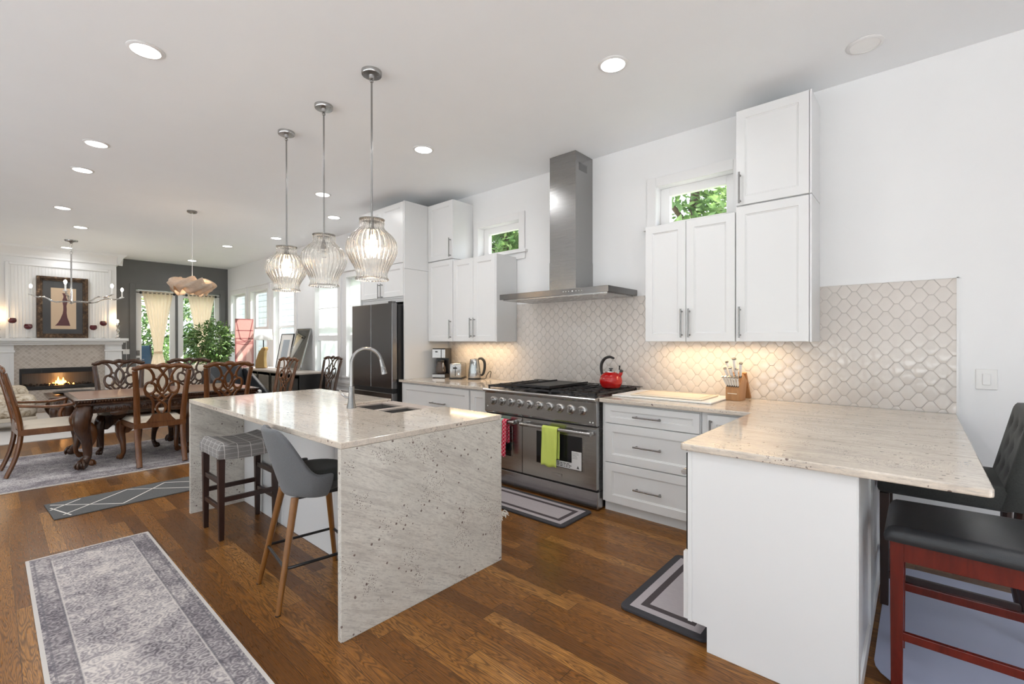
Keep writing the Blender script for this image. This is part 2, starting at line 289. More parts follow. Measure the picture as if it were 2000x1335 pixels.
M['mirror'] = NB('mirror_glass').set(color=(.80, .81, .80), metal=1.0, rough=.03).m
M['navy'] = paint('navy_canvas', (.03, .09, .16), .8)
# ============================================================ mesh helpers
def BM(): return bmesh.new()
def box(bm, x0, x1, y0, y1, z0, z1, bev=0):
    vs = [bm.verts.new((x, y, z)) for x in (x0, x1) for y in (y0, y1) for z in (z0, z1)]
    fs = [(0, 1, 3, 2), (4, 6, 7, 5), (0, 4, 5, 1), (2, 3, 7, 6), (0, 2, 6, 4), (1, 5, 7, 3)]
    F_ = [bm.faces.new([vs[i] for i in f]) for f in fs]
    if bev:
        es = list({e for f in F_ for e in f.edges})
        bmesh.ops.bevel(bm, geom=es, offset=bev, segments=2, affect='EDGES', profile=.5)
    return vs
def obox(bm, c, sx, sy, sz, rot=None, bev=0):
    t = bmesh.new(); box(t, -sx/2, sx/2, -sy/2, sy/2, -sz/2, sz/2, bev)
    m = Matrix.Translation(Vector(c)) @ (rot.to_4x4() if rot is not None else Matrix.Identity(4))
    t.transform(m); merge(bm, t)
def merge(bm, t):
    me = bpy.data.meshes.new('tmp'); t.to_mesh(me); bm.from_mesh(me); bpy.data.meshes.remove(me); t.free()
def ringverts(bm, c, n, a, b, ra, rb, seg): return [bm.verts.new(c + a * (ra * cos(2*pi*i/seg)) + b * (rb * sin(2*pi*i/seg))) for i in range(seg)]
def spline(pts, n=8):
    P = [Vector(p) for p in pts]; out = []
    for i in range(len(P) - 1):
        p0 = P[max(i-1, 0)]; p1 = P[i]; p2 = P[i+1]; p3 = P[min(i+2, len(P)-1)]
        for k in range(n):
            t = k / n; out.append(.5 * ((2*p1) + (p2-p0)*t + (2*p0-5*p1+4*p2-p3)*t*t + (-p0+3*p1-3*p2+p3)*t**3))
    out.append(P[-1]); return out
def tube(bm, pts, r, seg=8, sp=0, flat=None, closed=False):
    """r number or list; flat=(normal, factor) squashes the section along the normal"""
    rl = r if isinstance(r, (list, tuple)) else [r] * len(pts)
    if sp:
        q = spline([(*p, ) for p in pts], sp); rr = []
        for i in range(len(pts) - 1):
            for k in range(sp): rr.append(rl[i] + (rl[i+1] - rl[i]) * k / sp)
        rr.append(rl[-1]); pts, rl = q, rr
    pts = [Vector(p) for p in pts]; n = len(pts); up = Vector(flat[0]).normalized() if flat else None; prev = None; rings = []
    for i, p in enumerate(pts):
        a = pts[(i+1) % n] if (closed or i < n-1) else p; b = pts[i-1] if (closed or i > 0) else p
        d = (a - b); d = d.normalized() if d.length > 1e-9 else Vector((0, 0, 1))
        if up is not None: u = up - d * up.dot(d); u = u.normalized() if u.length > 1e-4 else d.orthogonal().normalized()
        else:
            u = d.orthogonal().normalized() if prev is None else (prev - d * prev.dot(d)).normalized(); prev = u
        s = d.cross(u); fu = flat[1] if flat else 1
        rings.append(ringverts(bm, p, d, s, u, rl[i], rl[i] * fu, seg))
    m = n if closed else n - 1
    for i in range(m):
        A, B = rings[i], rings[(i+1) % n]
        for k in range(seg): bm.faces.new((A[k], A[(k+1) % seg], B[(k+1) % seg], B[k]))
    if not closed:
        bm.faces.new(rings[0][::-1]); bm.faces.new(rings[-1])
def lathe(bm, prof, c=(0, 0, 0), seg=24, rib=None, axis='Z'):
    """prof: list of (r, z); rib=(count, depth)"""
    c = Vector(c); rings = []
    for r, z in prof:
        ring = []
        for i in range(seg):
            a = 2*pi*i/seg; rr = r
            if rib and r > .001: rr = r * (1 + rib[1] * abs(sin(a * rib[0] / 2)) - rib[1])
            p = Vector((rr*cos(a), rr*sin(a), z)) if axis == 'Z' else (Vector((z, rr*cos(a), rr*sin(a))) if axis == 'X' else Vector((rr*cos(a), z, -rr*sin(a))))
            ring.append(bm.verts.new(c + p))
        rings.append(ring)
    for A, B in zip(rings, rings[1:]):
        for k in range(seg): bm.faces.new((A[k], A[(k+1) % seg], B[(k+1) % seg], B[k]))
    if prof[0][0] > 1e-4: bm.faces.new(rings[0][::-1])
    if prof[-1][0] > 1e-4: bm.faces.new(rings[-1])
def cyl(bm, a, b, r, r2=None, seg=16): tube(bm, [a, b], [r, r2 if r2 is not None else r], seg)
def ball(bm, c, r, sc=(1, 1, 1), seg=14):
    t = bmesh.new(); bmesh.ops.create_uvsphere(t, u_segments=seg, v_segments=max(6, seg*2//3), radius=r)
    t.transform(Matrix.Translation(Vector(c)) @ Matrix.Diagonal((*sc, 1))); merge(bm, t)
def prism(bm, poly, z0, z1, axis='Z'):
    """extrude a 2-D outline; axis names the extrusion axis"""
    def P(a, b, h): return {'Z': (a, b, h), 'Y': (a, h, b), 'X': (h, a, b)}[axis]
    A = [bm.verts.new(P(a, b, z0)) for a, b in poly]; B = [bm.verts.new(P(a, b, z1)) for a, b in poly]; n = len(poly)
    bm.faces.new(A[::-1]); bm.faces.new(B)
    for i in range(n): bm.faces.new((A[i], A[(i+1) % n], B[(i+1) % n], B[i]))
def grid(bm, fn, nu, nv, thick=0, closed_u=False):
    V = [[bm.verts.new(fn(i/nu, j/nv)) for j in range(nv+1)] for i in range(nu + (0 if closed_u else 1))]
    n = nu
    for i in range(n):
        for j in range(nv):
            i2 = (i+1) % len(V); bm.faces.new((V[i][j], V[i2][j], V[i2][j+1], V[i][j+1]))
def rootof(p):
    while p.parent: p = p.parent
    return p
def obj(name, bm, mat, parent=None, smooth=None, mods=None, **props):
    if parent is not None:
        rt = rootof(parent)
        if not rt.get('_local'): bm.transform(Matrix.Translation(-rt.location))
    bmesh.ops.recalc_face_normals(bm, faces=bm.faces[:])
    me = bpy.data.meshes.new(name); bm.to_mesh(me); bm.free(); me.materials.append(M[mat] if isinstance(mat, str) else mat)
    o = bpy.data.objects.new(name, me); C.objects.link(o); o.parent = parent
    if smooth is not None:
        for p in me.polygons: p.use_smooth = True
        if smooth < 180: me.set_sharp_from_angle(angle=R(smooth))
    for ty, kw in (mods or []):
        m = o.modifiers.new(ty.lower(), ty)
        for k, v in kw.items(): setattr(m, k, v)
    for k, v in props.items(): o[k] = v
    return o
def thing(name, label, cat, loc=(0, 0, 0), group=None, local=False, rz=0):
    o = bpy.data.objects.new(name, None); C.objects.link(o); o.location = loc; o.rotation_euler = (0, 0, rz); o.empty_display_size = .1
    o['label'] = label; o['category'] = cat
    if group: o['group'] = group
    if local: o['_local'] = 1
    return o
def single(name, label, cat, bm, mat, loc=(0, 0, 0), group=None, rz=0, local=False, **k):
    """a thing that is one mesh, its origin moved to loc"""
    if not local: bm.transform(Matrix.Translation(-Vector(loc)))
    o = obj(name, bm, mat, None, **k); o.location = loc; o.rotation_euler = (0, 0, rz); o['label'] = label; o['category'] = cat
    if group: o['group'] = group
    return o
def struct(name, bm, mat, parent=None, **k):
    o = obj(name, bm, mat, parent, **k)
    if parent is None: o['kind'] = 'structure'
    return o
def children(o): return [c for c in bpy.data.objects if c.parent == o]
def dup(o, loc=None, rz=None, label=None, parent=None, scale=None):
    c = o.copy(); C.objects.link(c)
    if parent is not None: c.parent = parent
    if loc is not None: c.location = loc
    if rz is not None: c.rotation_euler = (0, 0, rz)
    if scale is not None: c.scale = scale
    if label: c['label'] = label
    for ch in children(o): dup(ch, parent=c)
    return c
BEV = lambda w=.003, s=2: ('BEVEL', dict(width=w, segments=s, limit_method='ANGLE', angle_limit=R(40)))
SUB = lambda n=1: ('SUBSURF', dict(levels=n, render_levels=n))
SOL = lambda t, off=-1: ('SOLIDIFY', dict(thickness=t, offset=off))

# shaker front lying in plane y=Y facing -Y (or in plane x=X facing -X when side='X')
def shaker(bm, a0, a1, z0, z1, p, t=.02, rail=.062, rec=.009, side='Y', sign=-1):
    """front surface at p, body behind it (towards -sign)"""
    def P(a, d, z):
        q = p - sign * d
        return (a, q, z) if side == 'Y' else (q, a, z)
    def loop(i, d): return [bm.verts.new(P(a, d, z)) for a, z in ((a0+i, z0+i), (a1-i, z0+i), (a1-i, z1-i), (a0+i, z1-i))]
    L = [loop(0, t), loop(0, .0015), loop(.0015, 0), loop(rail, 0), loop(rail + .004, rec*.6), loop(rail + .009, rec*.7), loop(rail + .012, rec)]
    for A, B in zip(L, L[1:]):
        for k in range(4): bm.faces.new((A[k], A[(k+1) % 4], B[(k+1) % 4], B[k]))
    bm.faces.new(L[0]); bm.faces.new(L[-1])
def handle(parent, a, z, p, ln=.2, vert=False, side='Y', mat='nickel', r=.0065, sign=-1, name='handle'):
    bm = BM(); s = sign * .032
    def P(u, d, z_): return (u, p + d, z_) if side == 'Y' else (p + d, u, z_)
    h = ln / 2
    if vert:
        A, B = P(a, s, z - h), P(a, s, z + h); q1, q2 = (P(a, 0, z-h*.82), P(a, s, z-h*.82)), (P(a, 0, z+h*.82), P(a, s, z+h*.82))
    else:
        A, B = P(a - h, s, z), P(a + h, s, z); q1, q2 = (P(a-h*.82, 0, z), P(a-h*.82, s, z)), (P(a+h*.82, 0, z), P(a+h*.82, s, z))
    cyl(bm, A, B, r, seg=10); cyl(bm, *q1, r*1.15, seg=10); cyl(bm, *q2, r*1.15, seg=10)
    return obj(name, bm, mat, parent, smooth=40)
# ============================================================ the shell
def wall(name, side, p0, p1, a0, a1, z0, z1, holes, mat):
    """side 'Y': wall between y=p0..p1 running a0..a1 in x; side 'X': the other way round; holes (a0,a1,z0,z1)"""
    A = sorted({a0, a1, *[h[0] for h in holes], *[h[1] for h in holes]}); bm = BM()
    for i in range(len(A) - 1):
        m = (A[i] + A[i+1]) / 2; hs = sorted([h for h in holes if h[0] < m < h[1]], key=lambda h: h[2]); z = z0
        for h in hs + [(0, 0, z1, z1)]:
            if h[2] > z + 1e-5:
                if side == 'Y': box(bm, A[i], A[i+1], p0, p1, z, h[2])
                else: box(bm, p0, p1, A[i], A[i+1], z, h[2])
            z = h[3]
    bmesh.ops.remove_doubles(bm, verts=bm.verts, dist=1e-5)
    return struct(name, bm, mat)
bm = BM(); box(bm, XF-.15, XB+.15, YL-.15, W+.15, -.06, 0); struct('floor', bm, 'floor')
bm = BM(); box(bm, XF-.15, XB+.15, YL-.15, W+.15, HC, HC+.1); struct('ceiling', bm, 'ceil')
WT = .15
win = [(-12.99, -12.04, .80, 2.53), (-11.69, -10.73, .80, 2.53), (-10.37, -9.37, .80, 2.53), (-8.47, -7.63, .78, 2.46), (-7.33, -6.49, .78, 2.46)]
k1 = (-4.115, -3.452, 2.42, 2.775); k2 = (-1.801, -1.14, 2.42, 2.78)
wall('wall_right', 'Y', W, W+WT, XF-.15, XB, 0, HC, win + [k1, k2], 'wall')
DOORS = [(2.19, 2.94), (2.99, 3.87)]
wall('wall_far', 'X', XF-WT, XF, YL, W, 0, HC, [(2.19, 3.87, 0, 2.56)], 'wall_grey')
wall('wall_left', 'Y', YL-WT, YL, XF-.15, XB, 0, HC, [(-12.0, -10.8, .9, 2.3), (-9.2, -7.6, .9, 2.3), (-6.6, -4.2, .05, 2.85), (-3.6, -1.2, .05, 2.85), (-.7, 2.2, .05, 2.85)], 'wall')
wall('wall_back', 'X', XB, XB+WT, YL, W+WT, 0, HC, [(-2.2, 1.6, .05, 2.85)], 'wall')
# unseen openings added behind the camera for daylight: plain frames and glass
def added_window(name, side, p, a0, a1, z0, z1, depth=.15):
    bm = BM()
    for i in range(3):
        u0 = a0 + (a1-a0)*i/3; u1 = a0 + (a1-a0)*(i+1)/3
        for r in ((u0, u0+.045, z0, z1), (u1-.045, u1, z0, z1), (u0, u1, z0, z0+.05), (u0, u1, z1-.05, z1)):
            if side == 'Y': box(bm, r[0], r[1], p-.1, p-.04, r[2], r[3])
            else: box(bm, p+.04, p+.1, r[0], r[1], r[2], r[3])
    return struct(name, bm, 'trim')
for k, (a, b, z, t) in enumerate([(-12.0, -10.8, .9, 2.3), (-9.2, -7.6, .9, 2.3), (-6.6, -4.2, .05, 2.85), (-3.6, -1.2, .05, 2.85), (-.7, 2.2, .05, 2.85)]): added_window('window_%d' % (8+k), 'Y', YL, a, b, z, t)
added_window('window_13', 'X', XB, -2.2, 1.6, .05, 2.85)
# windows of the right wall
def casing(bm, a0, a1, z0, z1, w=.09, t=.022, p=W, head=.0):
    box(bm, a0-w, a0, p-t, p, z0, z1+w, .003); box(bm, a1, a1+w, p-t, p, z0, z1+w, .003); box(bm, a0, a1, p-t, p, z1, z1+w, .003)
    if head: box(bm, a0-w-.02, a1+w+.02, p-t-.02, p, z1+w, z1+w+.03, .003)
for k, (a0, a1, z0, z1) in enumerate(win + [k1, k2]):
    small = k >= 5; nm = 'window_%d' % (k+1)
    bm = BM(); fr_ = .085 if small else .04; ft_ = .075 if small else .045
    y0, y1 = W+.085, W+.135
    for r in ((a0, a0+fr_, z0, z1), (a1-fr_, a1, z0, z1), (a0+fr_, a1-fr_, z0, z0+.045), (a0+fr_, a1-fr_, z1-ft_, z1)): box(bm, r[0], r[1], y0, y1, r[2], r[3], .003)
    if not small:
        zm = (z0+z1)/2 + .02
        box(bm, a0+fr_, a1-fr_, y0, y1, zm-.022, zm+.022, .003)
    f = struct(nm, bm, 'trim')
    bm = BM(); casing(bm, a0, a1, z0, z1, .085 if small else .10, head=0 if small else .04); struct('window_casing', bm, 'trim', f)
    bm = BM(); box(bm, a0-.12, a1+.12, W-.045, W+.08, z0-.03, z0, .004); box(bm, a0-.09, a1+.09, W-.018, W, z0-.10, z0-.03, .003); struct('window_sill', bm, 'trim', f)
    bm = BM(); box(bm, a0+fr_, a1-fr_, y0+.02, y0+.024, z0+.045, z1-ft_); struct('pane', bm, 'glass', f)
# french doors in the far wall
for k, (d0, d1) in enumerate(DOORS):
    x0, x1 = XF-.09, XF-.045; bm = BM()
    box(bm, x0, x1, d0, d0+.11, .0, 2.55, .003); box(bm, x0, x1, d1-.11, d1, 0, 2.55, .003); box(bm, x0, x1, d0+.11, d1-.11, 2.42, 2.55, .003); box(bm, x0, x1, d0+.11, d1-.11, 0, .24, .003)
    dr = struct('door_%d' % (k+1), bm, 'trim')
    bm = BM(); box(bm, x0+.02, x0+.026, d0+.11, d1-.11, .24, 2.42); struct('pane', bm, 'glass', dr)
    if k == 0:
        bm = BM(); box(bm, XF-.05, XF-.035, 2.205, 2.265, 1.05, 1.17, .003); box(bm, XF-.05, XF-.035, 2.205, 2.265, .90, 1.0, .003); cyl(bm, (XF-.04, 2.235, .95), (XF+.02, 2.235, .95), .01); cyl(bm, (XF+.015, 2.235, .95), (XF+.015, 2.335, .955), .009); struct('door_handle', bm, 'dsteel', dr)
bm = BM(); box(bm, XF-.10, XF-.03, 2.94, 2.99, 0, 2.56, .004); struct('trim_1', bm, 'wall_grey')
bm = BM()
for r in ((2.08, 2.19, 0, 2.68), (3.87, 3.985, 0, 2.68), (2.19, 3.87, 2.56, 2.68)): box(bm, XF, XF+.03, r[0], r[1], r[2], r[3], .004)
struct('trim_2', bm, 'wall_grey')
# baseboards
for nm, r in (('baseboard_right', (0.20, XB, W-.018, W)), ('baseboard_dining', (XF, -5.70, W-.018, W))):
    bm = BM(); box(bm, *r, 0, .15, .004); box(bm, r[0], r[1], r[2]-.012, r[3], 0, .02, .004); struct(nm, bm, 'trim')
bm = BM(); box(bm, XF, XF+.018, YL, 2.08, 0, .15, .004); struct('baseboard_far', bm, 'wall_grey')
# wainscot with rail under the dining windows
bm = BM(); box(bm, XF, -5.72, W-.035, W, .655, .70, .005); box(bm, XF, -5.72, W-.02, W, .60, .655, .004); struct('trim_3', bm, 'trim')
bm = BM()
xx = XF + .1
while xx < -6.0:
    a, b = xx, min(xx+.66, -5.78)
    for r in ((a, b, .20, .215), (a, b, .52, .535), (a, a+.015, .2, .535), (b-.015, b, .2, .535)): box(bm, r[0], r[1], W-.012, W, r[2], r[3])
    xx += .76
struct('trim_4', bm, 'trim')
# crown over the fireplace breast, breast itself
BX = -12.9; BY0, BY1 = -.05, 1.80
bm = BM(); box(bm, XF, BX, -1.6, BY1, 1.40, 3.02)
box(bm, XF, BX, -1.6, .36, 0, 1.40); box(bm, XF, BX, 1.60, BY1, 0, 1.40); box(bm, XF, BX, .36, 1.60, .86, 1.40); box(bm, XF, XF+.04, .36, 1.6, 0, .86); box(bm, XF, BX, .36, 1.6, 0, .42)
box(bm, XF, BX, -1.6, BY1, 3.02, HC)
struct('wall_chimney_breast', bm, 'trim')
bm = BM()
prism(bm, [(BX, 3.0), (BX+.03, 3.0), (BX+.04, 3.04), (BX+.10, 3.12), (BX+.15, 3.17), (BX+.16, HC), (BX, HC)], -1.6, BY1+.10, 'Y')
prism(bm, [(BY1, 3.0), (BY1+.03, 3.0), (BY1+.04, 3.04), (BY1+.09, 3.14), (BY1+.16, HC), (BY1, HC)], XF, BX+.16, 'X')
struct('trim_5', bm, 'trim')
# beadboard panel with moulding above the mantel
bm = BM(); n = 30; y = .27
box(bm, BX, BX+.012, .24, 1.665, 1.45, 2.84)
while y < 1.64: cyl(bm, (BX+.012, y, 1.46), (BX+.012, y, 2.83), .006, seg=6); y += .046
struct('trim_6', bm, 'trim')
bm = BM()
for r in ((.19, .24, 1.42, 2.89), (1.665, 1.715, 1.42, 2.89), (.24, 1.665, 2.84, 2.89)): box(bm, BX, BX+.035, r[0], r[1], r[2], r[3], .008)
struct('trim_7', bm, 'trim')
# ------------------------------------------------------------ lantern tile splashback: every tile modelled, one mesh per zone
def tilezone(name, label, x0, x1, z0, z1):
    bm = BM(); rnd = random.Random(3); sx, sz = .0575, .0985
    g = .0009
    i0 = int(x0/sx) - 2; i1 = int(x1/sx) + 2
    for i in range(i0, i1):
        for j in range(int(z0/sz) - 1, int(z1/sz) + 2):
            cx, cz = i*sx, j*sz + (sz/2 if i % 2 else 0)
            if cx < x0 - .05 or cx > x1 + .05 or cz < z0 - .06 or cz > z1 + .06: continue
            w2, a2, h2 = .0455, .0120, sz/2
            H = [(w2, 0), (a2, h2), (-a2, h2), (-w2, 0), (-a2, -h2), (a2, -h2)]
            tx, tz = rnd.uniform(-.03, .03), rnd.uniform(-.03, .03); L = []
            for s, d in ((1, .002), (.99, .0042), (.95, .0050), (.84, .0056), (.45, .0062)):
                L.append([bm.verts.new((cx + px*(1-g/.04)*s, W - d - (tx*px*s + tz*pz*s), cz + pz*(1-g/.04)*s)) for px, pz in H])
            for A, B in zip(L, L[1:]):
                for k in range(6): bm.faces.new((A[k], A[(k+1) % 6], B[(k+1) % 6], B[k]))
            bm.faces.new(L[-1])
    for co, no in (((x0, 0, 0), (-1, 0, 0)), ((x1, 0, 0), (1, 0, 0)), ((0, 0, z0), (0, 0, -1)), ((0, 0, z1), (0, 0, 1))):
        bmesh.ops.bisect_plane(bm, geom=bm.verts[:] + bm.edges[:] + bm.faces[:], plane_co=co, plane_no=no, clear_outer=True)
    bg = BM(); box(bg, x0, x1, W-.0036, W, z0, z1)
    t = thing('tile_backsplash', label, 'backsplash', ((x0+x1)/2, W, z0), 'zones of the tiled backsplash'); t['kind'] = 'structure'
    obj('grout', bg, 'grout', t); obj('tiles', bm, 'tile', t, smooth=60)
tilezone('a', 'cream lantern tile backsplash under the cabinets beside the coffee maker', -4.69, -3.49, .916, 1.371)
tilezone('b', 'cream lantern tile backsplash behind the range and under the hood', -3.49, -1.752, .916, 1.80)
tilezone('c', 'cream lantern tile backsplash under the upper cabinets by the knife block', -1.752, -.548, .916, 1.371)
tilezone('d', 'cream lantern tile backsplash on the open wall at the peninsula end', -.548, .176, .916, 1.773)
bm = BM(); box(bm, .176, .186, W-.012, W, .916, 1.778); box(bm, -.545, .186, W-.012, W, 1.773, 1.779); struct('trim_8', bm, 'trim')

# ============================================================ kitchen cabinets
def cab(name, label, cat, x0, x1, y0, y1, z0, z1, group=None, mat='cab', loc=None):
    t = thing(name, label, cat, loc or ((x0+x1)/2, (y0+y1)/2, z0), group)
    bm = BM(); box(bm, x0, x1, y0, y1, z0, z1, .0015); obj('body', bm, mat, t); return t
UF = 3.70
def door(t, x0, x1, z0, z1, hx=None, hz=None, ln_=.23, p=UF, nm='door', vert=True):
    bm = BM(); shaker(bm, x0+.002, x1-.002, z0+.002, z1-.002, p, t=.021); d = obj(nm, bm, 'cab', t)
    if hx is not None: handle(d, hx, hz, p, ln_, vert)
    return d
UG = 'white wall cabinets'
t = cab('wall_cabinet', 'narrow white wall cabinet over the coffee maker, beside the fridge tower', 'cabinet', -4.694, -4.222, UF+.021, W-.002, 1.372, 2.372, UG); door(t, -4.694, -4.222, 1.372, 2.372, -4.257, 1.52)
t = cab('wall_cabinet', 'small white top cabinet left of the small window with foliage', 'cabinet', -4.694, -4.222, UF+.021, W-.002, 2.378, 3.09, UG); door(t, -4.694, -4.222, 2.378, 3.09, -4.257, 2.51)
t = cab('wall_cabinet', 'white double-door wall cabinet left of the range hood', 'cabinet', -4.218, -3.493, UF+.021, W-.002, 1.372, 2.345, UG)
door(t, -4.218, -3.868, 1.372, 2.345, -3.897, 1.53); door(t, -3.868, -3.515, 1.372, 2.345, -3.838, 1.53)
bm = BM(); box(bm, -3.513, -3.493, UF, UF+.0205, 1.372, 2.345); obj('side_panel', bm, 'cab', t)
t = cab('wall_cabinet', 'white double-door wall cabinet right of the range hood', 'cabinet', -1.752, -1.035, UF+.021, W-.002, 1.372, 2.345, UG)
door(t, -1.752, -1.405, 1.372, 2.345, -1.436, 1.52); door(t, -1.405, -1.035, 1.372, 2.345, -1.375, 1.52)
t = cab('wall_cabinet', 'tall white single-door wall cabinet above the knife block corner', 'cabinet', -1.031, -.548, UF+.021, W-.002, 1.372, 2.378, UG); door(t, -1.031, -.562, 1.372, 2.378, -1.0, 1.515)
t2 = cab('wall_cabinet', 'white top cabinet at right, stacked nearest the ceiling light', 'cabinet', -1.031, -.548, UF+.021, W-.002, 2.384, 3.09, UG); door(t2, -1.031, -.562, 2.384, 3.09, -1.0, 2.51)
for q, z0, z1 in ((t, 1.372, 2.378), (t2, 2.384, 3.09)):
    bm = BM(); box(bm, -.560, -.548, UF, UF+.0205, z0, z1); obj('side_panel', bm, 'cab', q)
# fridge surround
FP = 3.345
t = thing('fridge_surround_cabinet', 'tall white cabinet tower enclosing the fridge, two double-door cupboards on top', 'cabinet', (-5.19, 3.7, 0))
for r in ((-4.722, -4.698, FP, W-.002, 0, 2.262), (-4.722, -4.698, FP, W-.002, 2.265, 3.09), (-5.715, -5.695, FP, W-.002, 0, 3.09)):
    bm = BM(); box(bm, *r, .001); obj('side_panel', bm, 'cab', t)
bm = BM(); box(bm, -5.694, -4.723, FP+.021, W-.002, 1.91, 3.09); obj('body', bm, 'cab', t)
for z0, z1, hz, l_ in ((1.93, 2.335, 2.02, .19), (2.342, 3.088, 2.45, .0)):
    for a, b, hx in ((-5.694, -5.21, -5.24), (-5.21, -4.726, -5.175)): door(t, a, b, z0, z1, hx if l_ else None, hz, l_ or .2, FP)
bm = BM(); box(bm, -5.694, -4.723, FP+.03, W-.01, 1.865, 1.908); obj('filler_panel', bm, 'cab', t)
# fridge
FY = 3.195
t = thing('refrigerator', 'dark stainless french-door refrigerator with bottom freezer', 'fridge', (-5.2, 3.6, 0))
bm = BM(); box(bm, -5.665, -4.742, FY+.085, 3.98, .02, 1.825, .004); obj('body', bm, 'black', t)
for a, b in ((-5.665, -5.206), (-5.201, -4.742)):
    bm = BM(); box(bm, a, b, FY, FY+.075, .80, 1.84, .006); obj('door', bm, 'dsteel', t)
bm = BM(); box(bm, -5.665, -4.742, FY, FY+.075, .09, .745, .006); fz = obj('freezer_drawer', bm, 'dsteel', t)
bm = BM(); box(bm, -5.66, -4.747, FY+.012, FY+.075, .746, .799); obj('grip_recess', bm, 'black', t)
bm = BM(); box(bm, -4.84, -4.75, FY+.01, FY+.06, 1.841, 1.862, .004); obj('hinge_cover', bm, 'dsteel', t)
bm = BM(); box(bm, -5.65, -4.76, FY+.04, FY+.12, .0, .085); obj('kick_plate', bm, 'black', t)
# base cabinets
BF = 3.285; TK = 3.345
def base(name, label, x0, x1, fronts, group='white base cabinets'):
    t = thing(name, label, 'cabinet', ((x0+x1)/2, 3.7, 0), group)
    bm = BM(); box(bm, x0, x1, BF+.021, W-.004, .085, .883, .0015); obj('body', bm, 'cab', t)
    bm = BM(); box(bm, x0, x1, TK, TK+.02, 0, .084); obj('toe_kick', bm, 'cab', t)
    for nm, a, b, z0, z1, h in fronts:
        bm = BM(); shaker(bm, a, b, z0, z1, BF, t=.021, rail=.045 if z1-z0 < .2 else .062); d = obj(nm, bm, 'cab', t)
        if h: handle(d, h[0], h[1], BF, h[2], h[3])
    return t
base('drawer_cabinet', 'wide white base drawer cabinet under the coffee maker, between fridge and range', -4.697, -3.487, [('drawer', -4.655, -3.50, .46, .868, (-3.98, .69, .26, False)), ('drawer', -4.655, -3.50, .09, .452, (-3.98, .33, .26, False))])
base('base_cabinet', 'narrow white base cabinet just left of the range', -3.484, -3.222, [('door', -3.475, -3.232, .09, .868, None)])
base('drawer_cabinet', 'white three-drawer base cabinet right of the range', -1.932, -1.145, [('drawer', -1.90, -1.152, .724, .868, (-1.533, .792, .225, False)), ('drawer', -1.90, -1.152, .411, .717, (-1.532, .564, .225, False)), ('drawer', -1.90, -1.152, .088, .404, (-1.53, .236, .225, False))])
base('base_cabinet', 'white corner base cabinet between drawers and peninsula', -1.142, -.80, [('door', -1.10, -.812, .09, .868, (-1.072, .76, .15, True))])
# peninsula
PX0, PX1, PY = -.787, -.165, 2.10
t = thing('peninsula_cabinet', 'white peninsula base cabinet with plain end panel', 'cabinet', (-.47, 3.0, 0))
bm = BM(); prism(bm, [(PX0, .11), (PX0, .884), (PX1-.005, .884), (PX1-.005, 0), (-.705, 0), (-.705, .11)], PY, PY+.02, 'Y'); obj('end_panel', bm, 'cab', t, mods=[BEV(.0015)])
bm = BM(); box(bm, PX0+.012, PX1-.02, PY+.021, 4.0, .11, .884); box(bm, -.705, PX1-.02, PY+.021, 4.0, 0, .11); obj('body', bm, 'cab', t)
bm = BM(); box(bm, PX0-.0005, PX0+.018, PY-.004, PY-.0005, .11, .883); obj('edge_strip', bm, 'cab', t)
y = PY + .004
for k in range(3):
    y1 = y + .635; bm = BM(); shaker(bm, y, y1, .005, .884, PX1, t=.019, side='X', sign=1, rail=.07); obj('back_panel', bm, 'cab', t); y = y1 + .004
def sx_front(nm, y0, y1, z0, z1, h=None):
    bm = BM(); shaker(bm, y0, y1, z0, z1, -.811, t=.021, side='X', sign=-1, rail=.05); d = obj(nm, bm, 'cab', t)
    if h: handle(d, h[0], h[1], -.811, h[2], h[3], side='X')
sx_front('drawer', 2.105, 2.735, .112, .417, None)
sx_front('door', 2.75, 3.23, .112, .868, (2.79, .76, .15, True))
bm = BM(); box(bm, -.7995, -.789, 2.11, 2.735, .425, .868, .002); mw = obj('microwave_drawer', bm, 'black', t)
handle(mw, 2.40, .76, -.80, .46, False, side='X', mat='steel', r=.015)
# worktops
bm = BM(); prism(bm, [(-4.697, W-.006), (-4.697, 3.343), (-4.717, 3.343), (-4.717, 3.27), (-3.220, 3.262), (-3.220, W-.006)], .884, .915)
single('worktop', 'cream granite worktop carrying coffee maker, toaster and kettle', 'countertop', bm, 'granite', (-4, 3.65, .884), 'granite worktops', mods=[BEV(.005, 3)])
bm = BM(); prism(bm, [(-1.943, W-.006), (-1.943, 3.262), (-.816, 3.255), (-.816, 2.085), (-.806, 2.075), (.168, 2.075), (.178, 2.085), (.178, W-.006)], .884, .915)
single('worktop', 'L-shaped cream granite worktop running onto the peninsula', 'countertop', bm, 'granite', (-.6, 3.3, .884), 'granite worktops', mods=[BEV(.006, 3)])
# island
IX0, IX1, IY0, IY1 = -4.394, -1.974, 1.057, 2.134
SX0, SX1, SY0 = -3.18, -2.545, 1.72
t = thing('island_worktop', 'cream speckled granite waterfall worktop of the kitchen island', 'countertop', (-3.18, 1.6, 0))
bm = BM(); prism(bm, [(IX0, IY0), (IX1, IY0), (IX1, IY1), (SX1, IY1), (SX1, SY0), (SX0, SY0), (SX0, IY1), (IX0, IY1)], .885, .915); obj('top_slab', bm, 'granite', t, mods=[BEV(.004, 3)])
for a, b in ((IX1-.031, IX1), (IX0, IX0+.031)):
    bm = BM(); box(bm, a, b, IY0, IY1, 0, .8845, .002); obj('waterfall_slab', bm, 'granitev', t)
t = thing('island_cabinet', 'white island base cabinet between the two granite waterfall slabs', 'cabinet', (-3.18, 1.8, 0))
bm = BM(); box(bm, IX0+.033, SX0-.01, 1.47, 2.09, 0, .884); box(bm, SX1+.01, IX1-.033, 1.47, 2.09, 0, .884); box(bm, SX0-.01, SX1+.01, 1.47, 2.09, 0, .60); obj('body', bm, 'cab', t)
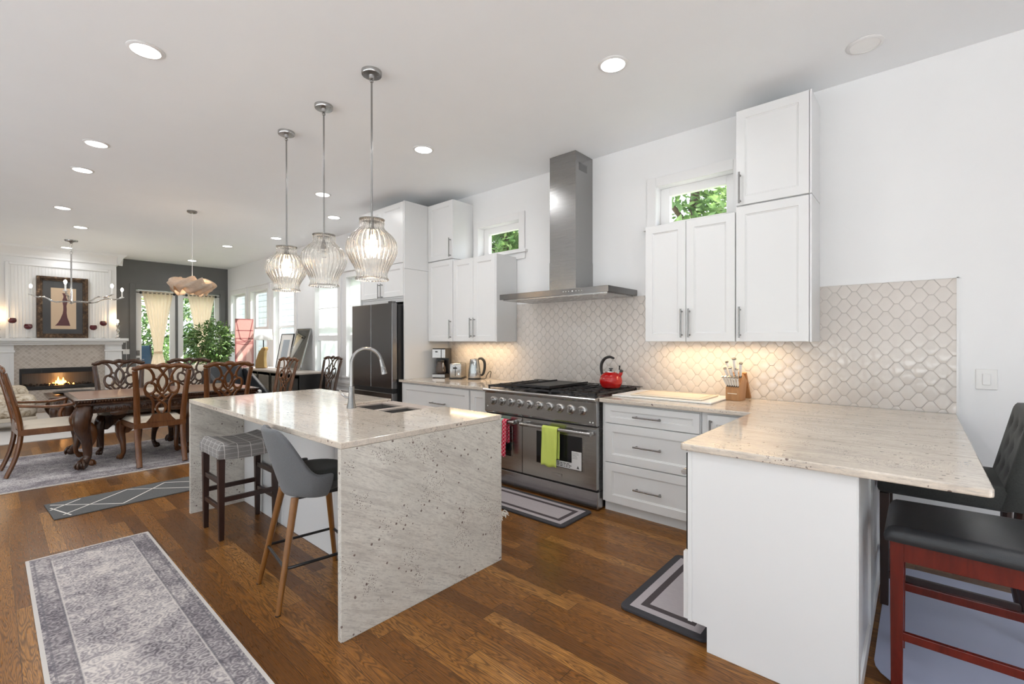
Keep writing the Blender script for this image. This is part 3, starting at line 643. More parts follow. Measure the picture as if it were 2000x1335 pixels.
x = IX0+.034
for k in range(3):
    bm = BM(); box(bm, x, x+.782, 1.45, 1.469, 0, .884, .0015); obj('back_panel', bm, 'cab', t); x += .785
# sink
t = thing('apron_sink', 'double-bowl apron sink with dark basins set in the island', 'sink', (-2.86, 1.9, .65))
RZ = .897; B1 = (-3.150, -2.868); B2 = (-2.822, -2.575); BY = (1.745, 2.03)
bm = BM()
for r in ((SX0+.002, B1[0], SY0+.002, 2.15), (B1[1], B2[0], SY0+.002, 2.15), (B2[1], SX1-.002, SY0+.002, 2.15)): box(bm, r[0], r[1], r[2], r[3], RZ-.012, RZ, .001)
for b in (B1, B2): box(bm, b[0], b[1], SY0+.002, BY[0], RZ-.012, RZ); box(bm, b[0], b[1], BY[1], 2.15, RZ-.012, RZ)
box(bm, SX0+.002, SX1-.002, 2.13, 2.15, .64, RZ-.012, .003)
obj('rim', bm, 'sinkr', t)
for b in (B1, B2):
    bm = BM(); x0, x1 = b[0]-.008, b[1]+.008; y0, y1 = BY[0]-.008, BY[1]+.008
    for r in ((x0, b[0], y0, y1, .67, RZ-.013), (b[1], x1, y0, y1, .67, RZ-.013), (b[0], b[1], y0, BY[0], .67, RZ-.013), (b[0], b[1], BY[1], y1, .67, RZ-.013), (x0, x1, y0, y1, .66, .67)): box(bm, *r)
    bs = obj('basin', bm, 'sinkm', t)
    bm = BM(); lathe(bm, [(.0, .674), (.035, .674), (.04, .671)], ((b[0]+b[1])/2, 1.89, 0), 16); obj('drain', bm, 'steel', bs, smooth=40)
# faucet
fx, fy = -2.952, 1.660; ang = R(62); ex, ey = cos(ang), sin(ang)
t = thing('faucet', 'brushed nickel gooseneck pull-down faucet on the island', 'faucet', (fx, fy, .915))
bm = BM(); lathe(bm, [(.033, .915), (.032, .925), (.024, .955), (.019, 1.02), (.020, 1.06), (.018, 1.065)], (fx, fy, 0), 20); obj('base', bm, 'nickel', t, smooth=40)
bm = BM(); rr = .10; pts = [(fx, fy, 1.06), (fx, fy, 1.222)]
for k in range(0, 15): a = pi - k/14*pi*.93; pts.append((fx + ex*(rr + rr*cos(a)), fy + ey*(rr + rr*cos(a)), 1.222 + rr*1.05*sin(a)))
tube(bm, pts, .0125, 12); neck = obj('neck', bm, 'nickel', t, smooth=50)
px_, py_, pz_ = pts[-1]
bm = BM(); cyl(bm, (px_, py_, pz_+.004), (px_+ex*.022, py_+ey*.022, pz_-.10), .0135, .021, 14); obj('spray_head', bm, 'nickel', t, smooth=50)
bm = BM(); box(bm, px_+ex*.03-.006, px_+ex*.03+.006, py_-.006, py_+.006, pz_-.085, pz_-.045, .003); obj('spray_button', bm, 'nickel', t)
bm = BM(); cyl(bm, (fx, fy, .985), (fx-.045, fy-.012, .985), .010, seg=10); tube(bm, [(fx-.04, fy-.012, .985), (fx-.085, fy-.02, 1.0), (fx-.115, fy-.024, 1.03)], [.009, .007, .006], 8); obj('lever', bm, 'steel', t, smooth=50)
# ============================================================ range
RX0, RX1, RY = -3.215, -1.947, 3.235
t = thing('gas_range', 'wide stainless double-oven gas range with ten knobs', 'stove', (-2.6, 3.6, 0))
bm = BM(); box(bm, RX0+.004, RX1-.004, RY+.03, 4.02, .12, .90); obj('body', bm, 'steel', t)
bm = BM(); box(bm, RX0, RX1, RY+.012, 3.4, .012, .150, .004); obj('kick_panel', bm, 'steelh', t)
for x in (RX0+.06, RX1-.06):
    bm = BM(); cyl(bm, (x, 3.9, 0), (x, 3.9, .119), .02); obj('leg', bm, 'steel', t, smooth=40)
bm = BM(); prism(bm, [(RY+.008, .685), (RY, .70), (RY, .875), (RY-.012, .885), (RY-.028, .893), (RY-.03, .905), (RY-.022, .914), (RY+.03, .916), (RY+.03, .685)], RX0, RX1, 'X'); cp = obj('control_panel', bm, 'steelh', t, mods=[BEV(.002)])
bm = BM(); box(bm, RX0+.002, RX1-.002, RY+.02, RY+.04, .675, .685); box(bm, RX0+.002, RX1-.002, RY+.025, RY+.045, .150, .168); obj('shadow_gap', bm, 'black', t)
for k in range(10):
    x = -3.10 + k*(1.012/9); z = .802
    bm = BM(); lathe(bm, [(.040, 0), (.040, -.006), (.034, -.010), (.029, -.012), (.027, -.038), (.024, -.043), (.0, -.043)], (x, RY, z), 20, axis='Y'); box(bm, x-.0035, x+.0035, RY-.047, RY-.040, z-.02, z+.02)
    obj('knob', bm, 'steel', t, smooth=45)
bm = BM()
for dx in (0, .028): cyl(bm, (-2.01+dx, RY-.003, .715), (-2.01+dx, RY, .715), .006, seg=8)
cyl(bm, (-3.175, RY-.003, .745), (-3.175, RY, .745), .006, seg=8); obj('indicator_light', bm, 'whitep', cp)
for dx0, dx1, wx0, wx1 in ((RX0+.004, -2.736, -3.10, -2.865), (-2.729, RX1-.004, -2.565, -2.080)):
    bm = BM(); z0, z1 = .170, .674
    # door as frame around the window
    for r in ((dx0, wx0, z0, z1), (wx1, dx1, z0, z1), (wx0, wx1, z0, .295), (wx0, wx1, .583, z1)): box(bm, r[0], r[1], RY, RY+.03, r[2], r[3])
    bmesh.ops.remove_doubles(bm, verts=bm.verts, dist=1e-5)
    d = obj('oven_door', bm, 'steelh', t)
    bm = BM(); prism(bm, [(wx0-.012, .30), (wx0-.012, .578), (wx0, .59), (wx1, .59), (wx1+.012, .578), (wx1+.012, .30), (wx1, .288), (wx0, .288)], RY-.003, RY+.001, 'Y'); obj('window_trim', bm, 'steel', d)
    bm = BM(); box(bm, wx0+.003, wx1-.003, RY-.005, RY+.004, .298, .580); obj('oven_window', bm, 'glassdark', d)
    bm = BM()
    h0, h1 = (dx0+.05, dx1-.045) if dx0 < -3 else (dx0+.02, dx1-.02)
    cyl(bm, (h0, RY-.058, .628), (h1, RY-.058, .628), .015, seg=14)
    for hx in (h0+.02, h1-.02): box(bm, hx-.018, hx+.018, RY-.062, RY, .610, .646, .006)
    obj('oven_handle', bm, 'steel', d, smooth=40)
    if dx0 > -3:
        bm = BM(); box(bm, -2.345, -2.088, RY-.0062, RY-.0052, .303, .355); box(bm, -2.185, -2.088, RY-.0062, RY-.0052, .355, .455); lb = obj('warning_label', bm, 'label', d)
        bm = BM(); rnd = random.Random(5)
        for row in range(3):
            x = -2.335
            while x < -2.2:
                w_ = rnd.uniform(.012, .03); box(bm, x, x+w_, RY-.0068, RY-.0062, .338-.013*row, .344-.013*row); x += w_+.008
        prism(bm, [(-2.135, .315), (-2.11, .315), (-2.1225, .34)], RY-.0068, RY-.0062, 'Y')
        for row in range(5): box(bm, -2.178, -2.178+rnd.uniform(.04, .08), RY-.0068, RY-.0062, .440-.011*row, .442-.011*row)
        obj('label_print', bm, 'ink', lb)
        bm = BM(); box(bm, -2.40, -2.29, RY-.0035, RY, .215, .240, .001)
        obj('badge', bm, 'steel', d)
# cooktop
bm = BM(); box(bm, RX0+.01, RX1-.01, RY+.03, 3.98, .900, .912, .002); obj('cooktop_pan', bm, 'steel', t)
bm = BM(); box(bm, RX0+.01, RX1-.01, 3.965, 4.025, .912, .95, .003)
obj('rear_vent', bm, 'steel', t)
bm = BM()
for k in range(60): x = RX0+.03 + k*.0211; box(bm, x, x+.012, 3.972, 4.018, .950, .956)
v_ = obj('vent_slats', bm, 'dsteel', t)
def grate(x0, x1, y0, y1, nx, zt=.947):
    bm = BM(); b = .011
    for x in (x0, x1-b): box(bm, x, x+b, y0, y1, zt-.016, zt)
    for yy in (y0, (y0+y1)/2-b/2, y1-b): box(bm, x0, x1, yy, yy+b, zt-.016, zt)
    for k in range(1, nx): x = x0 + (x1-x0)*k/nx; box(bm, x-b/2, x+b/2, y0, y1, zt-.010, zt+.004)
    for cy in (y0*.75+y1*.25, y0*.25+y1*.75): box(bm, x0, x1, cy-b/2, cy+b/2, zt-.010, zt+.004)
    for x in (x0+.006, x1-.006):
        for yy in (y0+.006, y1-.006, (y0+y1)/2): box(bm, x-.007, x+.007, yy-.007, yy+.007, .912, zt-.010)
    obj('grate', bm, 'iron', t)
for a, b in ((-3.195, -2.885), (-2.435, -2.205), (-2.200, -1.967)): grate(a, b, 3.265, 3.955, 4 if b-a > .3 else 3)
grate(-2.880, -2.44, 3.265, 3.955, 4, .943)
for x in (-3.06, -2.325, -2.10):
    for yy in (3.43, 3.78):
        bm = BM(); lathe(bm, [(.055, .912), (.05, .922), (.036, .924), (.036, .933), (.0, .934)], (x, yy, 0), 18); obj('burner', bm, 'iron', t, smooth=40)
bm = BM(); box(bm, -2.86, -2.47, 3.30, 3.94, .952, .962, .003); box(bm, -2.86, -2.47, 3.30, 3.315, .962, .974, .002); box(bm, -2.86, -2.845, 3.315, 3.94, .962, .974, .002); box(bm, -2.485, -2.47, 3.315, 3.94, .962, .974, .002)
obj('griddle', bm, 'iron', t)
# towels
def towel(name, label, x0, x1, front, back, mat, yc=RY-.058, zc=.628, r=.019, th=.007, group=None, wob=.004):
    bm = BM(); prof = []
    n = 8
    for k in range(n): prof.append((yc - r - .002*(1-k/n), zc - front*(1-k/n)))
    for k in range(9): a = pi - pi*k/8; prof.append((yc + r*cos(a), zc + r*sin(a)))
    for k in range(1, n+1): prof.append((yc + r*.8, zc - back*k/n))
    N = 14
    def fn(u, v):
        f = v*(len(prof)-1); i = min(int(f), len(prof)-2); q = f - i
        y = prof[i][0]*(1-q)+prof[i+1][0]*q; z = prof[i][1]*(1-q)+prof[i+1][1]*q
        amp = wob*min(1, abs(zc+r-z)*8); sgn = -1 if v < .5 else .5
        x = x0 + (x1-x0)*u + .012*sin(z*13)*(abs(zc-z))
        return (x, y + sgn*amp*(1+sin(u*13+z*6)), z + .006*sin(u*9)*min(1, abs(zc+r-z)*4))
    grid(bm, fn, N, 40)
    return single(name, label, 'towel', bm, mat, ((x0+x1)/2, yc, zc), smooth=180, mods=[SOL(th, 0)], group=group)
towel('dish_towel', 'lime green terry towel hanging from the larger oven door handle', -2.445, -2.285, .318, .26, 'lime')
towel('dish_towel', 'red patterned towel on the smaller oven handle beside the island edge', -2.908, -2.856, .32, .2, 'redtowel', yc=RY-.058, r=.024)
towel('dish_towel', 'pale green and white towel half hidden behind the island edge', -3.02, -2.914, .30, .2, 'teal', r=.024)
# hood
HY = 3.50; t = thing('range_hood', 'stainless wall-mounted chimney range hood', 'range hood', (-2.62, W, 1.79))
bm = BM(); prism(bm, [(-3.262, HY), (-1.993, HY), (-1.993, W-.001), (-3.262, W-.001)], 1.802, 1.856); hb = obj('canopy', bm, 'dsteel', t, mods=[BEV(.002)])
bm = BM(); box(bm, -3.235, -2.02, HY+.03, W-.04, 1.790, 1.802); obj('filter_plate', bm, 'steel', t)
bm = BM(); box(bm, -2.792, -2.477, 3.732, W-.001, 1.857, 2.16, .001); obj('chimney_lower', bm, 'steelc', t)
bm = BM(); box(bm, -2.789, -2.480, 3.735, W-.001, 2.161, HC-.002, .001); ch = obj('chimney', bm, 'steelc', t)
bm = BM()
for k in range(5): box(bm, -2.481, -2.4785, 3.80, 3.93, 3.05+k*.012, 3.056+k*.012)
box(bm, -2.4805, -2.4795, 3.79, 3.94, 3.04, 3.115); obj('vent_grille', bm, 'dsteel', ch)
bm = BM(); cyl(bm, (-2.36, HY-.002, 1.83), (-2.36, HY, 1.83), .007, seg=10)
for dx in (-.10, -.07, -.04, .04, .07, .10): cyl(bm, (-2.36+dx, HY-.0015, 1.83), (-2.36+dx, HY, 1.83), .0035, seg=8)
obj('control_button', bm, 'whitep', t)
# kettle on the hob
kx, ky, kz = -2.10, 3.735, .952
t = thing('stovetop_kettle', 'red enamel whistling kettle with curved black handle on the hob', 'kettle', (kx, ky, kz))
bm = BM(); lathe(bm, [(0, kz), (.072, kz+.001), (.082, kz+.008), (.100, kz+.045), (.103, kz+.07), (.094, kz+.105), (.074, kz+.130), (.050, kz+.141), (.046, kz+.143), (0, kz+.145)], (kx, ky, 0), 32); obj('body', bm, 'red', t, smooth=50)
bm = BM(); lathe(bm, [(.047, kz+.143), (.046, kz+.15), (.03, kz+.157), (0, kz+.158)], (kx, ky, 0), 24); ld = obj('lid', bm, 'chrome', t, smooth=50)
bm = BM(); lathe(bm, [(.006, kz+.157), (.006, kz+.165), (.019, kz+.170), (.019, kz+.178), (0, kz+.180)], (kx, ky, 0), 18); obj('lid_knob', bm, 'black', ld, smooth=50)
bm = BM(); tube(bm, [(kx+.070, ky, kz+.105), (kx+.094, ky, kz+.125), (kx+.104, ky, kz+.15)], [.022, .017, .014], 12, sp=4); obj('spout', bm, 'red', t, smooth=60)
bm = BM(); cyl(bm, (kx+.100, ky, kz+.148), (kx+.110, ky, kz+.165), .017, .015, 12); cyl(bm, (kx+.085, ky, kz+.165), (kx+.088, ky, kz+.205), .006, .008, 8); obj('whistle', bm, 'black', t, smooth=50)
bm = BM(); tube(bm, [(kx-.088, ky, kz+.115), (kx-.100, ky, kz+.17), (kx-.092, ky, kz+.225), (kx-.058, ky, kz+.266), (kx-.010, ky, kz+.280), (kx+.030, ky, kz+.268)], [.010, .012, .013, .013, .012, .009], 10, sp=5, flat=((0, 1, 0), 1.5)); obj('handle', bm, 'black', t, smooth=60)
# cutting boards beside the range
bm = BM(); box(bm, -1.935, -1.13, 3.46, 3.99, .9155, .928, .004); single('pastry_board', 'large thin white board lying right of the range', 'cutting board', bm, 'whitep', (-1.53, 3.72, .915))
bm = BM(); box(bm, -1.80, -1.215, 3.52, 3.90, .9285, .940, .006); bo = single('cutting_board', 'cream cutting board lying on the white board', 'cutting board', bm, 'board', (-1.5, 3.7, .928))
bm = BM()
for r in ((-1.77, -1.245, 3.55, 3.558), (-1.77, -1.245, 3.862, 3.87), (-1.77, -1.762, 3.55, 3.87), (-1.253, -1.245, 3.55, 3.87)): box(bm, r[0], r[1], r[2], r[3], .9402, .9412)
obj('juice_groove', bm, paint('tan_groove', (.60, .47, .34), .5), bo)
# knife block
t = thing('knife_block', 'acacia knife block leaning back on its rear board', 'knife block', (-1.075, 3.86, .915), local=True, rz=R(-8))
def K(nm, bm, mat, par=None, **k): return obj(nm, bm, mat, par or t, **k)
bm = BM(); prism(bm, [(-.062, 0), (.05, 0), (.085, .15), (.02, .205), (-.062, .098)], -.052, .052, 'X'); K('block', bm, 'block', mods=[BEV(.003)])
bm = BM(); obox(bm, (0, .112, .110), .104, .020, .225, Matrix.Rotation(R(23), 3, 'X'), .003); K('rear_board', bm, 'block')
bm = BM(); box(bm, -.035, .035, -.0645, -.062, .052, .058); K('front_groove', bm, 'board')
dirv = Vector((0, -.62, .79)); si = 0
def knife(x, y, z, ln_, r, lab):
    kt = thing('kitchen_knife', lab, 'knife', (0, 0, 0), 'white-handled knives in the knife block', local=True)
    dirv = Vector((x*4.0, -.55 if z < .14 else -.35 + (z-.17)*3, .82)).normalized(); ln_ *= .92; r *= 1.25; bm = BM(); a = Vector((x, y, z)); b = a + dirv*ln_
    tube(bm, [a, a+dirv*ln_*.2, a+dirv*ln_*.6, b], [r*1.0, r*1.3, r*1.15, r*1.35], 8, flat=((1, 0, 0), .55)); obj('handle', bm, 'whitep', kt, smooth=50)
    bm = BM(); cyl(bm, b, b+dirv*.008, r*1.05, seg=8); obj('end_cap', bm, 'nickel', kt, smooth=50)
    bm = BM(); cyl(bm, a-dirv*.018, a, r*.8, seg=8); obj('bolster', bm, 'dsteel', kt, smooth=50)
    kt.location = (-1.075, 3.86, .915); kt.rotation_euler = (0, 0, R(-8))
for k in range(6): knife(-.042+k*.0168, -.058, .118, .085, .0078, 'steak knife with white handle in the front row of the block')
for k, (x, y, z, l_, r_, lb) in enumerate([(-.036, -.03, .158, .105, .010, 'white-handled knife on the left of the upper rows'), (-.036, 0, .194, .115, .010, 'white-handled knife at the upper left of the block'),
    (-.008, -.028, .160, .11, .011, 'white-handled knife in the middle of the block'), (.002, 0, .200, .135, .013, 'largest white-handled knife, highest in the block'),
    (.024, -.025, .160, .10, .010, 'white-handled knife right of the middle row'), (.036, 0, .192, .11, .011, 'white-handled knife at the upper right of the block')]): knife(x, y, z, l_, r_, lb)
# coffee maker
cx, cy, cz = -4.55, 3.80, .916
t = thing('coffee_maker', 'black and steel drip coffee maker against the fridge panel', 'coffee maker', (cx, cy, cz), local=True, rz=R(28))
bm = BM(); box(bm, -.085, .085, -.10, .12, 0, .05, .008); K('base', bm, 'black')
bm = BM(); box(bm, -.083, .083, -.103, -.099, .008, .043, .001); K('base_trim', bm, 'steel')
bm = BM(); box(bm, -.085, .085, .035, .13, .051, .37, .006); K('tower', bm, 'black')
bm = BM(); box(bm, -.088, .088, -.085, .034, .245, .37, .006); K('brew_head', bm, 'black')
bm = BM(); box(bm, -.087, .03, -.097, -.086, .25, .358, .003); cpn = K('control_panel', bm, 'steel'); bm = BM(); box(bm, -.045, -.015, -.0985, -.097, .32, .335); obj('display', bm, 'ink', cpn)
bm = BM(); box(bm, .036, .088, -.098, -.086, .25, .358, .004); K('panel_trim', bm, 'steel')
bm = BM(); lathe(bm, [(.055, .054), (.066, .075), (.062, .13), (.045, .175), (.040, .20), (.046, .205), (.0, .206)], (0, -.03, 0), 24); cf = K('carafe', bm, 'coffee', smooth=50)
bm = BM(); lathe(bm, [(.047, .206), (.044, .222), (0, .226)], (0, -.03, 0), 20); obj('carafe_lid', bm, 'black', cf, smooth=50)
bm = BM(); tube(bm, [(.04, -.065, .19), (.06, -.10, .185), (.064, -.108, .13), (.055, -.085, .085)], .008, 8, sp=4); obj('carafe_handle', bm, 'steel', cf, smooth=50)
# toaster
t = thing('toaster', 'two-slot stainless toaster between coffee maker and kettle', 'toaster', (-4.27, 3.83, .916), local=True, rz=R(32))
bm = BM(); box(bm, -.075, .075, -.125, .125, .012, .195, .022); K('shell', bm, 'steel', smooth=40)
bm = BM(); box(bm, -.078, .078, -.12, .12, 0, .018, .004); K('base', bm, 'black')
for x in (-.03, .03):
    bm = BM(); box(bm, x-.013, x+.013, -.09, .09, .1925, .1965); K('slot', bm, 'black')
bm = BM(); box(bm, -.004, .004, -.1265, -.124, .04, .155); K('lever_track', bm, 'black')
bm = BM(); box(bm, -.022, .022, -.15, -.126, .125, .145, .004); K('lever', bm, 'black')
bm = BM(); lathe(bm, [(.014, 0), (.012, -.012), (0, -.013)], (.045, -.125, .06), 14, axis='Y'); K('browning_dial', bm, 'chrome', smooth=45)
# electric kettle
ex_, ey_ = -4.02, 3.87
t = thing('electric_kettle', 'glass and steel electric kettle with black handle', 'kettle', (ex_, ey_, .916), local=True, rz=R(40))
bm = BM(); lathe(bm, [(.078, 0), (.080, .01), (.074, .02), (0, .021)], (0, 0, 0), 24); K('power_base', bm, 'black', smooth=50)
bm = BM(); lathe(bm, [(.076, .022), (.078, .035), (.076, .075), (.0, .076)], (0, 0, 0), 24); K('lower_band', bm, 'steel', smooth=50)
bm = BM(); lathe(bm, [(.074, .076), (.072, .12), (.062, .19), (.055, .225), (0, .226)], (0, 0, 0), 24); K('glass_body', bm, metal('smoky_glass_metal', (.5, .52, .52), .1), smooth=50)
bm = BM(); lathe(bm, [(.056, .225), (.054, .243), (.03, .252), (0, .254)], (0, 0, 0), 24); K('lid', bm, 'steel', smooth=50)
bm = BM(); tube(bm, [(.045, 0, .245), (.085, 0, .25), (.118, 0, .21), (.122, 0, .14), (.105, 0, .07), (.078, 0, .045)], [.012, .016, .017, .016, .015, .012], 10, sp=5); K('handle', bm, 'black', smooth=60)
bm = BM(); tube(bm, [(-4.05, 3.95, .920), (-3.93, 3.96, .925), (-3.88, 3.93, .96), (-3.87, 3.97, 1.01), (-3.89, 4.02, 1.0), (-3.91, 4.02, .93)], .004, 6, sp=6)
single('power_cord', 'thin dark power cord looping behind the electric kettle', 'cord', bm, 'black', (-3.9, 3.96, .917), smooth=60)
# light switch
t = thing('light_switch', 'white rocker light switch on the right wall', 'light switch', (.309, W, 1.14))
bm = BM(); box(bm, .262, .356, W-.007, W, 1.078, 1.203, .003); obj('cover_plate', bm, 'whitep', t)
bm = BM(); box(bm, .291, .327, W-.013, W-.007, 1.106, 1.175, .003); obj('rocker', bm, 'whitep', t)
# mats
def mat_(name, label, cat, x0, x1, y0, y1, th, mt, **k):
    bm = BM(); box(bm, x0, x1, y0, y1, .0005, th, .004); return single(name, label, cat, bm, mt, ((x0+x1)/2, (y0+y1)/2, 0), **k)
def rmat(name, label, cx, cy, hx, hy, th, mt, r=.04, rz=0, cat='mat'):
    bm = BM(); P = []
    for (sx_, sy_, a0) in ((1, 1, 0), (-1, 1, 90), (-1, -1, 180), (1, -1, 270)):
        for k in range(6): a = R(a0 + k*18); P.append((sx_*(hx-r) + r*cos(a), sy_*(hy-r) + r*sin(a)))
    prism(bm, P, .0008, th); return single(name, label, cat, bm, mt, (cx, cy, 0), rz=rz, local=True, mods=[BEV(.003)])
EDG = (.035, .033, .038); STR = (.055, .042, .045); FLD = (.40, .36, .37)
rmat('floor_mat', 'grey anti-fatigue mat with dark border lying along the range', -2.56, 2.985, .60, .215, .014, matmat('kitchen_mat_range', .60, .215, EDG, STR, FLD), rz=0)
rmat('floor_mat', 'grey anti-fatigue mat with dark border beside the peninsula', -.942, 2.53, .222, .385, .014, matmat('kitchen_mat_peninsula', .222, .385, EDG, STR, FLD))
# fringe
bm = BM(); rnd = random.Random(9)
for k in range(46):
    x = -2.47 + rnd.uniform(-.03, .03); y = 2.50 + rnd.uniform(0, .20); dx, dy = rnd.uniform(.02, .07), rnd.uniform(-.03, .04)
    tube(bm, [(x, y, .004), (x+dx*.5, y+dy*.5, .012+rnd.uniform(0, .02)), (x+dx, y+dy, .005)], .004, 5, sp=3)
fr_o = single('tufted_rug', 'cream fringed rug edge just visible past the island corner', 'rug', bm, 'cream', (-2.47, 2.6, 0), smooth=60)
bm = BM(); box(bm, -3.3, -2.45, 2.48, 2.73, .0005, .010, .003); obj('pile', bm, 'cream', fr_o)
# chair mat
rmat('chair_mat', 'translucent pale blue chair mat under the bar stools', .52, 3.03, .665, .645, .004, 'mat_pale', r=.14)
# rugs
def rug(name, label, cx, cy, hx, hy, mt, th=.010, rz=0):
    bm = BM(); box(bm, -hx, hx, -hy, hy, .0008, th, .002); return single(name, label, 'rug', bm, mt, (cx, cy, 0), rz=rz, local=True)
rug('runner_rug', 'grey distressed oriental runner rug in front of the island', -2.65, .447, 1.52, .305, rugmat('runner_print', 1.52, .305, (.35, .315, .315), (.115, .10, .112), (.62, .565, .52), .105, .016))
rug('area_rug', 'large grey distressed area rug under the dining table', -7.09, 1.30, .91, 1.75, rugmat('dining_rug_print', .91, 1.75, (.34, .305, .31), (.115, .10, .115), (.60, .57, .55), .25, .02))
gr = rug('runner_rug', 'dark grey runner with thin cream zigzag lines', -5.27, .83, .255, .52, 'runner', rz=R(3)); gr['_local'] = 1
bm = BM()
for (a, b) in (((-.20, -.49), (.22, -.10)), ((.22, -.10), (-.20, .30)), ((-.20, .30), (.0, .51)), ((.18, -.46), (-.22, .02)), ((-.22, .02), (.2, .44)), ((-.1, -.50), (.23, -.42)), ((-.03, -.51), (-.22, -.30))):
    a = Vector((*a, .0105)); b = Vector((*b, .0105)); d = (b-a).normalized(); s = Vector((-d.y, d.x, 0))*.006
    bm.faces.new([bm.verts.new(p) for p in (a-s, b-s, b+s, a+s)])
obj('pattern_lines', bm, 'cream', gr)
# ============================================================ stools
# barrel chair
t = thing('bar_stool', 'grey linen bucket bar stool with oak legs at the island', 'bar stool', (-2.585, 1.195, 0), local=True, rz=R(-8))
def prof_pt(u, v):
    """u 0..1 around the shell from the left arm tip over the back to the right arm tip, v 0..1 bottom to rim"""
    a = pi*(-.06 + 1.12*u)          # 0 .. pi, back is -y
    x = .225*cos(a)*(1 if True else 1); y = -.205*sin(a)
    back = min(1, max(0, (sin(a)-.22)/.68)); back = back*back*(3-2*back)
    rim = .672 + .250*back
    lean = .045*back*v**1.5
    flare = 1 - .30*(1-v)**1.6
    z = .545 + (rim-.545)*v
    return Vector((x*flare, (y*flare - lean + .02), z))
bm = BM(); grid(bm, prof_pt, 26, 10)
obj('shell', bm, 'linen', t, smooth=180, mods=[SOL(.032, 0), SUB(1)])
bm = BM()
def seatf(u, v):
    a = 2*pi*u; r_ = v; x = .185*cos(a)*r_; y = .175*sin(a)*r_ + .035
    return Vector((x, y, .665 + .012*(1-r_**4) - .05*(r_ > .99)))
grid(bm, seatf, 24, 6, closed_u=True)
def seatb(u, v):
    a = 2*pi*u; return Vector((.185*cos(a)*(1-.25*v), .175*sin(a)*(1-.25*v)+.035, .665-.05 - .06*v))
grid(bm, seatb, 24, 3, closed_u=True)
bmesh.ops.remove_doubles(bm, verts=bm.verts, dist=1e-4); bmesh.ops.contextual_create(bm, geom=[e for e in bm.edges if e.is_boundary])
obj('seat', bm, 'charcoal', t, smooth=60)
bm = BM(); box(bm, -.12, .12, -.09, .16, .535, .553, .004); obj('under_plate', bm, 'black', t)
LF = [(-.205, -.215), (.205, -.215), (.205, .215), (-.205, .215)]; LT = [(-.12, -.11), (.12, -.11), (.12, .14), (-.12, .14)]
for (fx_, fy_), (tx_, ty_) in zip(LF, LT):
    bm = BM(); tube(bm, [(fx_, fy_, 0), (tx_, ty_, .55)], [.013, .020], 14); lg = obj('leg', bm, 'oak', t, smooth=50)
    bm = BM(); cyl(bm, (fx_, fy_, .0), (fx_, fy_, .006), .0135, seg=10); obj('glide', bm, 'black', lg)
bm = BM(); q = .205; P = [(sx_*(.185), sy_*(.185)+.01, .215) for sx_, sy_ in ((-1, -1), (1, -1), (1, 1), (-1, 1))]
pp = []
for i in range(4):
    a, b = Vector(P[i]), Vector(P[(i+1) % 4])
    for k in (.06, .2, .5, .8, .94): pp.append(a.lerp(b, k))
tube(bm, pp, .008, 8, closed=True); obj('foot_ring', bm, 'black', t, smooth=60)
# plaid saddle stool
t = thing('bar_stool', 'backless plaid saddle stool with espresso legs at the island', 'bar stool', (-3.795, 1.235, 0), local=True)
bm = BM()
hx, hy = .215, .205; N = 12
def saddle(u, v, top):
    x = (u*2-1)*hx; y = (v*2-1)*hy; e = min(1, (1-abs(u*2-1))*5, (1-abs(v*2-1))*5); rnd_ = math.sqrt(max(0, 1-(1-e)**2))
    return Vector((x, y, (.60 + .055*rnd_ + .030*(abs(v*2-1)**2)) if top else .555))
grid(bm, lambda u, v: saddle(u, v, True), 20, 20)
V = [v for v in bm.verts if v.is_boundary]
ge = bmesh.ops.extrude_edge_only(bm, edges=[e for e in bm.edges if e.is_boundary]); nv = [g for g in ge['geom'] if isinstance(g, bmesh.types.BMVert)]
for v in nv: v.co.z = .555 + .018*(abs(v.co.y)/hy)**2
bmesh.ops.contextual_create(bm, geom=[e for e in bm.edges if e.is_boundary])
obj('seat', bm, 'plaid', t, smooth=60)
for sx_ in (-1, 1):
    for sy_ in (-1, 1):
        bm = BM(); x, y = sx_*.172, sy_*.178
        prism(bm, [(x-.021, y-.021), (x+.021, y-.021), (x+.021, y+.021), (x-.021, y+.021)], 0, .56)
        for v in bm.verts:
            if v.co.z < .01: v.co.x = x + (v.co.x-x)*.72; v.co.y = y + (v.co.y-y)*.72
        obj('leg', bm, 'dwood', t, mods=[BEV(.002)])
for r in ((-.178, .178, -.189, -.167, .385, .418), (-.178, .178, .167, .189, .385, .418), (-.19, -.168, -.19, .19, .262, .295), (.168, .19, -.19, .19, .262, .295), (-.178, .178, -.189, -.167, .205, .235), (-.178, .178, .167, .189, .205, .235)):
    bm = BM(); box(bm, *r, .002); obj('stretcher', bm, 'dwood', t)
# cherry stool, black leather seat
t = thing('bar_stool', 'dark cherry bar stool with black leather seat nearest the camera', 'bar stool', (.13, 2.54, .0045), local=True)
